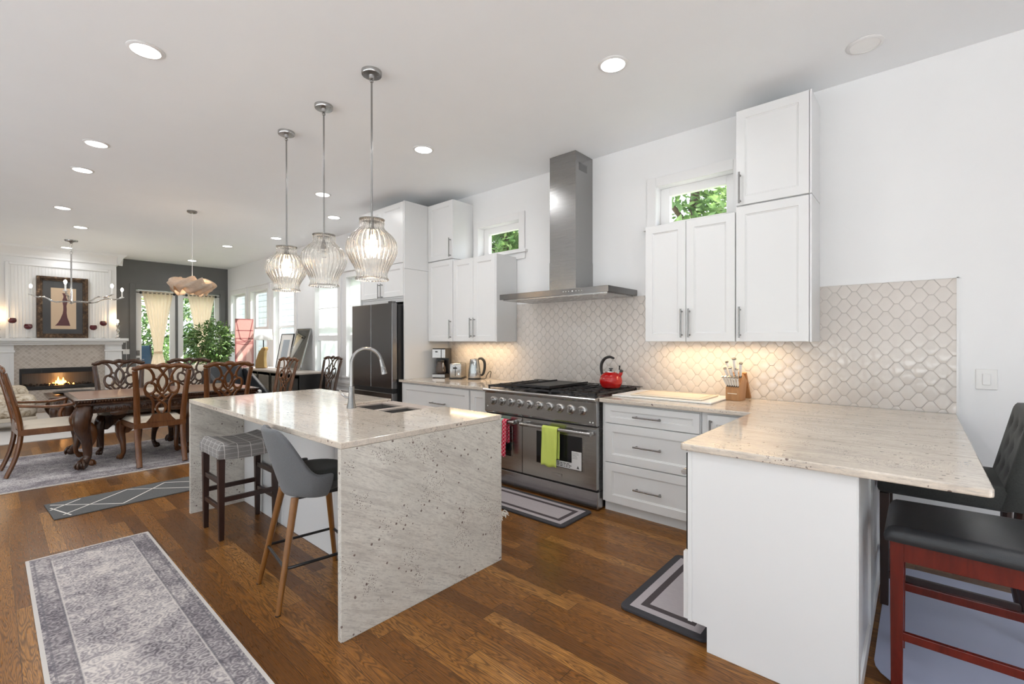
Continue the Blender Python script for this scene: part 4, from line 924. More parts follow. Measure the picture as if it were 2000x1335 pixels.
# local x: left (front) edge at -.225 ; faces -X
bm = BM(); L = .49; w0, w1 = .215, .235
def lseat(u, v):
    x = -.235 + L*u; y = (v*2-1)*(w0 + (w1-w0)*u); e = min(1, (1-abs(v*2-1))*11, u*12 if u < .5 else (1-u)*12); rr_ = math.sqrt(max(0, 1-(1-e)**2))
    return Vector((x, y, .612 + .040*rr_ + .012*sin(u*pi)*sin(v*pi)))
grid(bm, lseat, 36, 32)
ge = bmesh.ops.extrude_edge_only(bm, edges=[e for e in bm.edges if e.is_boundary])
for v in [g for g in ge['geom'] if isinstance(g, bmesh.types.BMVert)]: v.co.z = .592; v.co.x *= .98; v.co.y *= .98
bmesh.ops.contextual_create(bm, geom=[e for e in bm.edges if e.is_boundary])
obj('seat', bm, 'leather', t, smooth=70)
def taper_leg(x, y, z1, a=.022, b=.018, dx=0, dy=0, mat='cherry', nm='leg'):
    bm = BM(); prism(bm, [(x-a, y-a), (x+a, y-a), (x+a, y+a), (x-a, y+a)], 0, z1)
    for v in bm.verts:
        if v.co.z < .01: v.co.x = x + dx + (v.co.x-x)*b/a; v.co.y = y + dy + (v.co.y-y)*b/a
    obj(nm, bm, mat, t, mods=[BEV(.003)])
for y in (-.175, .175): taper_leg(-.195, y, .59)
for y in (-.18, .18):
    bm = BM(); tube(bm, [(.29, y, .0), (.245, y, .30), (.235, y, .60), (.26, y, .85), (.31, y, 1.10)], [.020, .024, .025, .022, .018], 8, sp=4); obj('rear_post', bm, 'cherry', t, smooth=40)
bm = BM(); obox(bm, (.285, 0, .98), .02, .34, .22, Matrix.Rotation(R(10), 3, 'Y'), .005); obj('backrest', bm, 'cherry', t)
for r in ((-.19, .24, -.192, -.17, .515, .592), (-.19, .24, .17, .192, .515, .592), (-.205, -.183, -.17, .17, .515, .592), (.215, .24, -.17, .17, .515, .592)):
    bm = BM(); box(bm, *r, .002); obj('seat_rail', bm, 'cherry', t)
for r in ((-.19, .25, -.188, -.168, .205, .237), (-.19, .25, .168, .188, .255, .290), (-.205, -.185, -.16, .16, .14, .17)):
    bm = BM(); box(bm, *r, .002); obj('stretcher', bm, 'cherry', t)
# tufted chair behind
t = thing('bar_stool', 'charcoal tufted upholstered bar stool with tall back by the wall', 'bar stool', (.10, 3.31, .0045), local=True)
bm = BM(); box(bm, -.265, .225, -.245, .235, .585, .70, .022); obj('seat', bm, 'charcoal', t, smooth=60)
bm = BM()
def bk(u, v):
    y = (u*2-1)*.255*(1 - .02*v); z = .60 + .47*v; x = .172 + .105*v
    for (ty_, tz_) in TUFT:
        d = ((y-ty_)**2 + (z-tz_)**2)**.5; x += .014*math.exp(-(d/.028)**2)
    e = min(1, (1-abs(u*2-1))*9, (1-v)*9); rr_ = math.sqrt(max(0, 1-(1-e)**2)); return Vector((x + .03*(1-rr_), y, z + (rr_-1)*.02*(v > .8)))
TUFT = [(-.15+k*.15+(.075 if j % 2 else 0), .76+j*.10) for j in range(3) for k in range(3 - (j % 2))]
grid(bm, bk, 40, 36)
g_ = bmesh.ops.extrude_edge_only(bm, edges=[e for e in bm.edges if e.is_boundary])
for v in [g for g in g_['geom'] if isinstance(g, bmesh.types.BMVert)]: v.co.x += .065
bmesh.ops.contextual_create(bm, geom=[e for e in bm.edges if e.is_boundary])
br = obj('backrest', bm, 'charcoal', t, smooth=60)
for (ty_, tz_) in TUFT:
    bm = BM(); ball(bm, (.172 + .105*(tz_-.60)/.47 + .012, ty_, tz_), .009, seg=8); obj('tuft_button', bm, 'charcoal', br, smooth=60)
for y in (-.215, .205): taper_leg(-.235, y, .585, .02, .017, mat='dwood')
for y in (-.215, .205):
    bm = BM(); tube(bm, [(.29, y, 0), (.25, y, .3), (.25, y, .6), (.325, y, 1.02)], [.018, .022, .024, .02], 8, sp=4); obj('rear_post', bm, 'dwood', t, smooth=40)
for r in ((-.235, .25, -.225, -.205, .14, .175), (-.235, .25, .195, .215, .14, .175), (-.245, -.225, -.2, .2, .20, .235)):
    bm = BM(); box(bm, *r, .002); obj('stretcher', bm, 'dwood', t)
# ============================================================ lights on the ceiling
def can(x, y, lit, label):
    t = thing('recessed_light', label, 'ceiling light', (x, y, HC), 'recessed ceiling lights')
    bm = BM(); lathe(bm, [(.098, HC-.001), (.098, HC-.004), (.090, HC-.009), (.078, HC-.010), (.077, HC-.002)], (x, y, 0), 28); obj('trim_ring', bm, 'trim', t, smooth=50)
    bm = BM(); lathe(bm, [(.077, HC-.003), (.077, HC-.008), (0, HC-.009)], (x, y, 0), 28); obj('lens', bm, 'can' if lit else 'offcan', t, smooth=50)
LB = ['lit recessed light nearest the camera on the left', 'lit recessed light second in the left row', 'lit recessed light third in the left row', 'lit recessed light fourth in the left row', 'lit recessed light left of centre over the living area', 'lit recessed light farthest left, by the chandelier stem',
      'lit recessed light before the dark grey wall, between both hanging lamps', 'lit recessed light nearest the dark grey wall behind the wooden pendant', 'lit recessed light just left of the farthest glass pendant', 'lit recessed light behind the middle glass pendant rod', 'lit recessed light just left of the nearest glass pendant rod', 'lit recessed light between nearest pendant and range hood', 'lit recessed light above the range hood, at centre right']
for (x, y), l_ in zip(CANS, LB): can(x, y, True, l_)
can(-.255, 3.60, False, 'unlit white recessed light at the top right of the ceiling')
# glass pendants
def pendant(x, y, label, lit, zt, zb):
    t = thing('pendant_light', label, 'pendant light', (x, y, HC), 'ribbed glass pendants over the island')
    bm = BM(); lathe(bm, [(.068, HC), (.068, HC-.022), (.064, HC-.027), (.02, HC-.028), (.016, HC-.05), (.012, HC-.052), (0, HC-.053)], (x, y, 0), 28); obj('canopy', bm, 'steel', t, smooth=40)
    bm = BM(); ball(bm, (x, y, HC-.066), .013); cyl(bm, (x, y, HC-.06), (x, y, zt+.008), .0062, seg=10); obj('rod', bm, 'nickel', t, smooth=50)
    bm = BM(); lathe(bm, [(0, zt+.012), (.012, zt+.011), (.014, zt+.004), (.086, zt+.003), (.086, zt-.001), (.012, zt-.002), (.012, zt-.05), (.021, zt-.055), (.021, zt-.105), (.0, zt-.106)], (x, y, 0), 20); so_ = obj('socket_cap', bm, 'nickel', t, smooth=40)
    H = zt - zb
    out = [(r_, -.405*q_) for q_, r_ in ((0, .080), (.05, .085), (.11, .083), (.15, .088), (.20, .110), (.27, .142), (.35, .162), (.43, .171), (.51, .172), (.59, .163), (.68, .145), (.76, .125), (.84, .110), (.90, .103), (.95, .105), (1, .114))]
    out = [(r, zt-.004+z*H/.405) for r, z in out]
    inn = [(r-.005, z) for r, z in out[::-1]]
    bm = BM(); lathe(bm, out + inn + [out[0]], (x, y, 0), 192, rib=(32, .062))
    for f in [f for f in bm.faces if len(f.verts) > 4]: bm.faces.remove(f)
    bmesh.ops.remove_doubles(bm, verts=bm.verts, dist=1e-5)
    o = obj('glass_shade', bm, 'ribglass', t, smooth=180)
    bm = BM(); ball(bm, (x, y, zt-.15), .022, (1, 1, 1.25)); cyl(bm, (x, y, zt-.125), (x, y, zt-.105), .013); obj('bulb', bm, 'bulb' if lit else 'clear', so_, smooth=60)
    if lit:
        l = bpy.data.lights.new('pendant_lamp', 'POINT'); l.energy = 5; l.color = (1, .70, .42); l.shadow_soft_size = .03
        lo = bpy.data.objects.new('pendant_lamp', l); C.objects.link(lo); lo.location = (x, y, zt-.21)
pendant(-2.80, 1.728, 'nearest ribbed glass pendant, lit warm, hanging over the sink', True, 2.205, 1.80)
pendant(-3.485, 1.73, 'middle ribbed glass pendant with its bulb off', False, 2.205, 1.81)
pendant(-4.17, 1.73, 'farthest ribbed glass pendant, lit warm', True, 2.205, 1.825)
# ============================================================ dining chairs (pierced splat, cabriole legs)
def cabriole(bm, x, y, z1, sx_, sy_, k=1.0):
    """foot pushed out along (sx_, sy_)"""
    d = Vector((sx_, sy_, 0)).normalized()
    P = [Vector((x, y, z1)), Vector((x, y, z1*.86)) + d*.030*k, Vector((x, y, z1*.66)) + d*.036*k, Vector((x, y, z1*.42)) + d*.002*k, Vector((x, y, z1*.20)) - d*.006*k, Vector((x, y, .055*k)) + d*.014*k, Vector((x, y, .03*k)) + d*.030*k]
    tube(bm, P, [.038*k, .052*k, .044*k, .028*k, .022*k, .024*k, .027*k], 10, sp=4)
    c = Vector((x, y, .030*k)) + d*.034*k
    ball(bm, c, .030*k, (1, 1, .95), 10)
    for a in (-.9, 0, .9):
        q = Matrix.Rotation(a, 3, 'Z') @ d
        tube(bm, [c - q*.012*k + Vector((0, 0, .034*k)), c + q*.022*k + Vector((0, 0, .022*k)), c + q*.034*k + Vector((0, 0, -.004*k)), c + q*.028*k + Vector((0, 0, -.021*k))], [.010*k, .010*k, .008*k, .005*k], 6, sp=2)
def back_y(z): # rake of the back
    t_ = max(0, (z-.50)/.60); return -.275 - .115*t_**1.4
def dining_chair(label, mat='mahogl', arms=False, group='carved dining chairs'):
    t = thing('dining_chair', label, 'chair', (0, 0, 0), group, local=True)
    w = 1.10 if arms else 1.0
    for s in (-1, 1):
        bm = BM(); tube(bm, [(s*.205*w, -.365, 0), (s*.205*w, -.295, .20), (s*.208*w, -.262, .46), (s*.222*w, back_y(.78), .78), (s*.245*w, back_y(1.04), 1.045)], [.026, .028, .031, .029, .025], 8, sp=5, flat=((0, 1, 0), .75)); obj('rear_leg', bm, mat, t, smooth=50)
        bm = BM(); cabriole(bm, s*.255*w, .235, .46, s*.5, .9); obj('front_leg', bm, mat, t, smooth=60)
    bm = BM()
    prism(bm, [(-.235*w, -.285), (.235*w, -.285), (.285*w, .265), (-.285*w, .265)], .405, .468)
    bmesh.ops.bevel(bm, geom=bm.edges[:], offset=.006, segments=2, affect='EDGES')
    for s in (-1, 1): prism(bm, [(s*.23*w-.0, .30), (s*.20*w, .30), (s*.12*w, .375), (0, .395), (0, .41), (s*.25*w, .41)], .252, .27, 'Y')
    obj('seat_frame', bm, mat, t)
    bm = BM()
    def cf(u, v):
        wv = (.225 + .045*v)*w; x = (u*2-1)*wv; y = -.262 + .515*v; e = min(1, (1-abs(u*2-1))*4, (1-abs(v*2-1))*4); return Vector((x, y, .468 + .042*math.sqrt(max(0, 1-(1-e)**2))))
    grid(bm, cf, 14, 14); obj('cushion', bm, 'cushion', t, smooth=70)
    # crest rail
    ny = ((0, 1, 0), .62)
    def B(pts, r): return [(x, back_y(z) + .002, z) for x, z in pts], r
    bm = BM(); crest = [(-.295, 1.075), (-.262, 1.068), (-.225, 1.080), (-.17, 1.094), (-.105, 1.092), (-.06, 1.082), (-.03, 1.094), (0, 1.100), (.03, 1.094), (.06, 1.082), (.105, 1.092), (.17, 1.094), (.225, 1.080), (.262, 1.068), (.295, 1.075)]
    crest = [(x*w*(.96 if arms else .92), z) for x, z in crest]
    tube(bm, B(crest, 0)[0], [.014, .023, .028, .024, .022, .025, .025, .026, .025, .025, .022, .024, .028, .023, .014], 8, sp=3, flat=((0, 1, 0), .6)); obj('crest_rail', bm, mat, t, smooth=60)
    bm = BM()
    strands = [([(.19, 1.088), (.125, 1.062), (.088, 1.005), (.080, .955), (.098, .918), (.135, .905), (.152, .868), (.150, .822), (.120, .788), (.086, .792), (.062, .820), (.058, .860), (.075, .895), (.105, .905)], .0115),
               ([(.055, 1.086), (.020, 1.045), (-.004, 1.005), (-.034, .955), (-.040, .900), (-.022, .845), (0, .805)], .0125),
               ([(.150, .822), (.135, .775), (.098, .745), (.078, .700), (.074, .640), (.072, .560)], .0115),
               ([(.058, .860), (.040, .812), (.0, .768), (-.030, .735), (-.062, .752), (-.086, .792)], .010),
               ([(0, .768), (.026, .738), (.030, .715), (.0, .690)], .011), ([(0, .690), (.036, .650), (.038, .600), (.014, .560)], .0115),
               ([(.080, .955), (.045, .935), (.035, .895)], .009)]
    for p_, r_ in strands:
        for s in (-1, 1): tube(bm, [(s*x*w, back_y(z), z) for x, z in p_], r_*1.22, 6, sp=4, flat=((0, 1, 0), .55))
    prism(bm, [(-.075*w, .555), (-.10*w, .51), (-.135*w, .47), (.135*w, .47), (.10*w, .51), (.075*w, .555)], -.292, -.268, 'Y')
    obj('splat', bm, mat, t, smooth=60)
    if arms:
        for s in (-1, 1):
            bm = BM(); tube(bm, [(s*.226, -.315, .715), (s*.275, -.20, .70), (s*.315, .0, .685), (s*.325, .14, .70), (s*.315, .20, .685)], [.018, .019, .021, .024, .018], 8, sp=4, flat=((0, 0, 1), .75)); ball(bm, (s*.315, .205, .678), .024, seg=8); obj('arm', bm, mat, t, smooth=60)
            bm = BM(); tube(bm, [(s*.285, .12, .46), (s*.295, .10, .54), (s*.318, .14, .63), (s*.322, .15, .69)], [.022, .018, .016, .02], 8, sp=4); obj('arm_support', bm, mat, t, smooth=60)
    return t
RZ0 = .016   # on the rug
ca = dining_chair('warm brown carved dining chair, nearest with its back to the island'); ca.location = (-6.655, 1.27, RZ0); ca.rotation_euler.z = R(90)
def put(src, x, y, rz, label, z=RZ0): return dup(src, (x, y, z), R(rz), label)
put(ca, -6.655, 1.925, 90, 'carved dining chair seen above the island far corner, back to the camera')
cb = dining_chair('dark carved dining chair on the fireplace side, left one facing the camera', 'mahog'); cb.location = (-7.62, 1.14, RZ0); cb.rotation_euler.z = R(-90)
put(cb, -7.62, 1.93, -90, 'dark carved dining chair on the fireplace side, right one facing the camera')
put(ca, -7.22, 2.66, 187, 'carved dining chair at the far right end of the table, before the black console')
put(cb, -7.58, 3.56, 186, 'dark carved dining chair standing alone against the tall white window', 0.0006)
cc = dining_chair('carved dining armchair at the left end of the table, shown in profile', 'mahogl', True); cc.location = (-7.07, .45, RZ0); cc.rotation_euler.z = R(4)
# ------------------------------------------------------------ table
t = thing('dining_table', 'long carved mahogany dining table with claw feet', 'table', (-7.15, 1.48, RZ0))
TX0, TX1, TY0, TY1, TZ = -7.68, -6.60, .60, 2.36, .768
bm = BM(); box(bm, TX0+.02, TX1-.02, TY0+.02, TY1-.02, TZ-.012, TZ, .002); obj('tabletop', bm, 'tabletop', t)
bm = BM(); P = [(0, TZ-.004), (.018, TZ-.010), (-.004, TZ-.045), (.012, TZ-.060), (0, TZ-.075), (-.03, TZ-.078)]
def loopat(d, z): return [bm.verts.new(p) for p in ((TX0-d, TY0-d, z), (TX1+d, TY0-d, z), (TX1+d, TY1+d, z), (TX0-d, TY1+d, z))]
L = [loopat(-.03, TZ-.0125), loopat(-.02, TZ-.002)] + [loopat(d, z) for d, z in P] + [loopat(-.03, TZ-.0781)]
for A, B_ in zip(L, L[1:]):
    for k in range(4): bm.faces.new((A[k], A[(k+1) % 4], B_[(k+1) % 4], B_[k]))
bm.faces.new(L[0]); bm.faces.new(L[-1])
n = 0
for (x0, y0, x1, y1) in ((TX1+.004, TY0, TX1+.004, TY1), (TX0, TY0-.004, TX1, TY0-.004), (TX0-.004, TY0, TX0-.004, TY1), (TX0, TY1+.004, TX1, TY1+.004)):
    ln_ = math.hypot(x1-x0, y1-y0); m = int(ln_/.024)
    for k in range(m): q = (k+.5)/m; ball(bm, (x0+(x1-x0)*q, y0+(y1-y0)*q, TZ-.030), .0115, (1, 1, 1.5), 6)
obj('carved_edge', bm, 'mahog', t, smooth=40)
bm = BM(); rnd = random.Random(2)
for r in ((TX1-.075, TX1-.05, TY0+.07, TY1-.07), (TX0+.05, TX0+.075, TY0+.07, TY1-.07), (TX0+.07, TX1-.07, TY0+.05, TY0+.075), (TX0+.07, TX1-.07, TY1-.075, TY1-.05)): box(bm, r[0], r[1], r[2], r[3], TZ-.165, TZ-.079, .004)
for k in range(46):
    y = TY0+.12 + k*(TY1-TY0-.24)/45
    for x in (TX1-.048, TX0+.048): ball(bm, (x, y, TZ-.12-.012*(k % 2)), .015, (.6, 1, 1.5), 6)
for k in range(26):
    x = TX0+.12 + k*(TX1-TX0-.24)/25; ball(bm, (x, TY0+.048, TZ-.12-.012*(k % 2)), .015, (1, .6, 1.5), 6)
for y in (TY0+.35, (TY0+TY1)/2, TY1-.35):
    for x in (TX1-.06, TX0+.06): ball(bm, (x, y, TZ-.175), .05, (.25, 1.6, .7), 8)
obj('carved_apron', bm, 'mahog', t, smooth=40)
for x, y, dx, dy in ((TX1-.085, TY0+.085, .5, -.5), (TX0+.085, TY0+.085, -.5, -.5), (TX1-.085, TY1-.085, .5, .5), (TX0+.085, TY1-.085, -.5, .5), (TX1-.12, 1.62, .6, .0), (TX0+.12, 1.62, -.6, .0)):
    bm = BM(); cabriole(bm, x, y, TZ-.08, dx, dy, 1.65)
    bm.transform(Matrix.Translation((0, 0, RZ0)) )
    d = Vector((dx, dy, 0)).normalized()
    for k in range(14): a = rnd.uniform(-.9, .9); z = rnd.uniform(.42, .62); q = Matrix.Rotation(a, 3, 'Z') @ d; ball(bm, Vector((x, y, z)) + d*.055 + q*.055, rnd.uniform(.010, .018), (1, 1, 1.7), 6)
    obj('leg', bm, 'mahog', t, smooth=50)
# ============================================================ hanging lamps of the far room
bx, by, bz = -7.70, 1.896, 2.15
t = thing('pendant_lamp', 'woven wood veneer pendant lamp over the dining table', 'pendant light', (bx, by, HC))
bm = BM(); lathe(bm, [(.062, HC), (.062, HC-.02), (.05, HC-.028), (0, HC-.029)], (bx, by, 0), 20); obj('canopy', bm, 'nickel', t, smooth=40)
bm = BM(); cyl(bm, (bx, by, HC-.028), (bx, by, bz+.05), .0035, seg=6); obj('cord', bm, 'whitep', t)
for j in range(3):
    bm = BM(); ph = j*2*pi/3
    def band(u, v):
        a = 2*pi*u; rr_ = .205 + .055*cos(3*a+ph*1.0) ; z = bz + .055*sin(3*a + ph) + (v-.5)*.165*(.75+.25*cos(3*a)); rr_ += (v-.5)*.10*cos(3*a+ph+1)
        return Vector((bx + rr_*cos(a), by + rr_*sin(a), z))
    grid(bm, band, 72, 4, closed_u=True); obj('veneer_band', bm, 'veneer', t, smooth=180, mods=[SOL(.003, 0)])
bm = BM(); ball(bm, (bx, by, bz+.02), .028); obj('bulb', bm, 'bulbv', t, smooth=60)
l = bpy.data.lights.new('veneer_lamp', 'POINT'); l.energy = 3.5; l.color = (1, .78, .55); l.shadow_soft_size = .06; lo = bpy.data.objects.new('veneer_lamp', l); C.objects.link(lo); lo.location = (bx, by, bz+.075)
hx_, hy_ = -11.568, .985
t = thing('chandelier', 'four-armed twisted silver chandelier with lit candle bulbs', 'chandelier', (hx_, hy_, HC))
bm = BM(); lathe(bm, [(.095, HC), (.09, HC-.02), (.03, HC-.035), (.012, HC-.06), (0, HC-.061)], (hx_, hy_, 0), 20); obj('canopy', bm, 'nickel', t, smooth=40)
bm = BM()
for k in range(5): tube(bm, [(hx_+.02*cos(a)*(k % 2), hy_+.02*cos(a)*(1-k % 2), HC-.085-k*.035+.026*sin(a)) for a in [2*pi*i/10 for i in range(10)]], .004, 5, closed=True)
cyl(bm, (hx_, hy_, HC-.25), (hx_, hy_, 2.09), .012, seg=8); lathe(bm, [(.0, 2.05), (.03, 2.07), (.035, 2.10), (.02, 2.14), (.012, 2.5), (0, 2.5)], (hx_, hy_, 0), 12); obj('stem', bm, 'chrome', t, smooth=50)
vr = Vector((cos(TH), sin(TH), 0)); vf = Vector((-sin(TH), cos(TH), 0))
for a in (180, 0, 58, -52):
    d = vr*cos(R(a)) + vf*sin(R(a)); bm = BM(); c0 = Vector((hx_, hy_, 2.08))
    pts = [c0 + d*(.74*k/12) + Vector((0, 0, .02*sin(k) + .16*(k/12)**1.6)) for k in range(13)]
    tube(bm, pts, .011, 6, sp=3); tube(bm, [p + Vector((0, 0, .014*cos(i*1.6))) + d.cross(Vector((0, 0, 1)))*.014*sin(i*1.6) for i, p in enumerate(pts)], .006, 5, sp=3); e = pts[-1]
    ar = obj('arm', bm, 'chrome', t, smooth=60)
    bm = BM(); lathe(bm, [(.0, -.01), (.03, 0), (.034, .012), (.012, .018), (.013, .12), (0, .121)], e - Vector((0, 0, 0)), 12); obj('candle', bm, 'whitep', ar, smooth=50)
    bm = BM(); ball(bm, e + Vector((0, 0, .155)), .022, (1, 1, 1.7), 10); obj('bulb', bm, 'bulbw', ar, smooth=60)
    l = bpy.data.lights.new('candle_lamp', 'POINT'); l.energy = .8; l.color = (1, .88, .7); l.shadow_soft_size = .03; lo = bpy.data.objects.new('candle_lamp', l); C.objects.link(lo); lo.location = e + Vector((0, 0, .23))
# ============================================================ fireplace
t = thing('fireplace', 'white fireplace surround with mosaic tile and a lit linear firebox', 'fireplace', (BX, .95, 0))
bm = BM(); box(bm, BX+.001, BX+.27, -.42, 1.96, 1.385, 1.44, .005); box(bm, BX+.001, BX+.22, -.37, 1.92, 1.35, 1.385, .008); box(bm, BX+.001, BX+.17, -.33, 1.88, 1.31, 1.35, .004); obj('mantel_shelf', bm, 'trim', t)
for a, b in ((-.10, .30), (1.60, 1.87)):
    bm = BM(); box(bm, BX+.001, BX+.11, a, b, 0, 1.31, .003); box(bm, BX+.11, BX+.135, a-.015, b+.015, 1.17, 1.21, .004); box(bm, BX+.111, BX+.13, a-.01, b+.01, 0, .18, .003)
    for r in ((a+.03, a+.05, .25, 1.12), (b-.05, b-.03, .25, 1.12), (a+.05, b-.05, .25, .27), (a+.05, b-.05, 1.10, 1.12)): box(bm, BX+.11, BX+.122, r[0], r[1], r[2], r[3])
    obj('pilaster', bm, 'trim', t)
bm = BM()
for r in ((.30, .37, .30, 1.31), (1.47, 1.60, .30, 1.31), (.37, 1.47, .855, 1.31), (.37, 1.47, .0, .43), (.30, .37, 0, .30), (1.47, 1.60, 0, .30)): box(bm, BX+.001, BX+.045, r[0], r[1], r[2], r[3])
obj('tile_surround', bm, 'mosaic', t)
bm = BM()
for r in ((.372, .405, .432, .853), (1.435, 1.468, .432, .853), (.405, 1.435, .755, .853), (.405, 1.435, .432, .47)): box(bm, BX+.005, BX+.06, r[0], r[1], r[2], r[3], .003)
fb = obj('firebox_frame', bm, 'black', t)
bm = BM(); box(bm, BX-.34, BX-.33, .38, 1.46, .44, .85); box(bm, BX-.33, BX, .38, .39, .44, .85); box(bm, BX-.33, BX, 1.45, 1.46, .44, .85); obj('firebox_panels', bm, 'firebox', fb)
bm = BM(); box(bm, BX-.30, BX-.02, .41, 1.43, .43, .50, .01)
for k in range(60): ball(bm, (BX-.16+rnd.uniform(-.1, .1), rnd.uniform(.45, 1.4), .505+rnd.uniform(0, .02)), rnd.uniform(.012, .025), seg=6)
obj('ember_bed', bm, 'iron', t)
bm = BM()
for y, h, w_ in ((.84, .06, .02), (.88, .10, .025), (.915, .17, .03), (.95, .11, .02), (.985, .155, .03), (1.02, .09, .025), (1.06, .05, .02), (.79, .04, .02), (1.14, .03, .02)):
    lathe(bm, [(0, .50), (w_, .515), (w_*.9, .50+h*.35), (w_*.4, .50+h*.75), (0, .50+h)], (BX-.15+rnd.uniform(-.03, .03), y, 0), 10)
obj('flames', bm, 'flame', t, smooth=60)
l = bpy.data.lights.new('fire_glow', 'POINT'); l.energy = 1.5; l.color = (1, .5, .18); l.shadow_soft_size = .08; lo = bpy.data.objects.new('fire_glow', l); C.objects.link(lo); lo.location = (BX-.10, .95, .70)
# framed dress print on the mantel
AX = BX+.03; a0, a1, z0, z1 = .60, 1.345, 1.445, 2.66
t = thing('framed_print', 'dark gilt framed print of a plum dress silhouette over the mantel', 'picture', (AX, .97, 1.441))
bm = BM()
def fr4(bm, a0, a1, z0, z1, w_, x0, x1, bev=.004):
    for r in ((a0, a0+w_, z0, z1), (a1-w_, a1, z0, z1), (a0+w_, a1-w_, z0, z0+w_), (a0+w_, a1-w_, z1-w_, z1)): box(bm, x0, x1, r[0], r[1], r[2], r[3], bev)
fr4(bm, a0, a1, z0, z1, .055, AX+.002, AX+.045, .008); fr4(bm, a0+.05, a1-.05, z0+.05, z1-.05, .035, AX+.004, AX+.03, .006); obj('frame', bm, 'gilt', t)
bm = BM(); box(bm, AX+.003, AX+.012, a0+.08, a1-.08, z0+.08, z1-.08); obj('mat_board', bm, 'slate', t)
bm = BM(); box(bm, AX+.0125, AX+.015, .80, 1.165, 1.625, 2.44); pp_ = obj('print_paper', bm, 'paper', t)
bm = BM(); S_ = [(.0, 2.34), (.045, 2.345), (.022, 2.29), (.018, 2.26), (.036, 2.21), (.038, 2.17), (.022, 2.09), (.026, 2.02), (.024, 1.95), (.034, 1.86), (.062, 1.76), (.078, 1.69)]
Ls = [(.0, 2.335), (-.04, 2.345), (-.022, 2.29), (-.020, 2.26), (-.036, 2.21), (-.036, 2.16), (-.024, 2.09), (-.024, 2.0), (-.034, 1.93), (-.065, 1.83), (-.105, 1.74), (-.145, 1.69)]
poly = [(1.0+a, z) for a, z in S_] + [(1.0+a, z) for a, z in Ls[::-1][:-1]]; prism(bm, poly, AX+.0151, AX+.0165, 'X'); obj('dress_figure', bm, 'plum', pp_)
# candle lamps and goblets
for y, lab in ((.10, 'lit crystal candle lamp at the left end of the mantel'), (1.80, 'lit crystal candle lamp at the right end of the mantel')):
    x = BX+.12; t = thing('candle_lamp', lab, 'lamp', (x, y, 1.441), 'candle lamps on the mantel')
    bm = BM(); lathe(bm, [(.045, 1.441), (.042, 1.455), (.016, 1.47), (.028, 1.51), (.012, 1.54), (.034, 1.60), (.012, 1.65), (.03, 1.70), (.036, 1.715), (.012, 1.72), (.012, 1.76), (0, 1.76)], (x, y, 0), 12); obj('stand', bm, 'chrome', t, smooth=40)
    bm = BM(); ball(bm, (x, y, 1.80), .022, (1, 1, 1.8), 10); obj('bulb', bm, 'bulb', t, smooth=60)
    l = bpy.data.lights.new('mantel_lamp', 'POINT'); l.energy = 1.6; l.color = (1, .66, .34); l.shadow_soft_size = .03; lo = bpy.data.objects.new('mantel_lamp', l); C.objects.link(lo); lo.location = (x+.02, y, 1.88)
for y, zc_, lab in ((.28, 1.77, 'leftmost ruby goblet on the mantel, taller pair'), (.485, 1.66, 'shorter ruby goblet just left of the framed print'), (1.415, 1.66, 'shorter ruby goblet just right of the framed print'), (1.57, 1.75, 'taller ruby goblet by the right candle lamp')):
    x = BX+.14; t = thing('goblet', lab, 'goblet', (x, y, 1.441), 'ruby goblets on the mantel')
    bm = BM(); lathe(bm, [(.038, 1.441), (.036, 1.445), (.006, 1.452), (.005, zc_-.05), (0, zc_-.05)], (x, y, 0), 14); obj('stem', bm, 'clear', t, smooth=50)
    bm = BM(); lathe(bm, [(0, zc_-.055), (.035, zc_-.048), (.058, zc_-.018), (.060, zc_+.015), (.047, zc_+.048), (.044, zc_+.048), (.055, zc_+.015), (.052, zc_-.016), (0, zc_-.045)], (x, y, 0), 18); obj('bowl', bm, 'redglass', t, smooth=50)
# wall box with cable on the grey wall
t = thing('wall_plate', 'white double wall plate on the grey wall beside the fireplace', 'wall plate', (XF, 2.03, 1.10)); bm = BM(); box(bm, XF+.0005, XF+.02, 1.96, 2.09-.012, 1.09, 1.20, .003); obj('plate', bm, 'whitep', t)
bm = BM(); tube(bm, [(XF+.022, 2.02, 1.38), (XF+.022, 2.015, 1.2), (XF+.03, 2.02, .9), (XF+.03, 2.0, .5)], .004, 5, sp=3); obj('cable', bm, 'whitep', t)
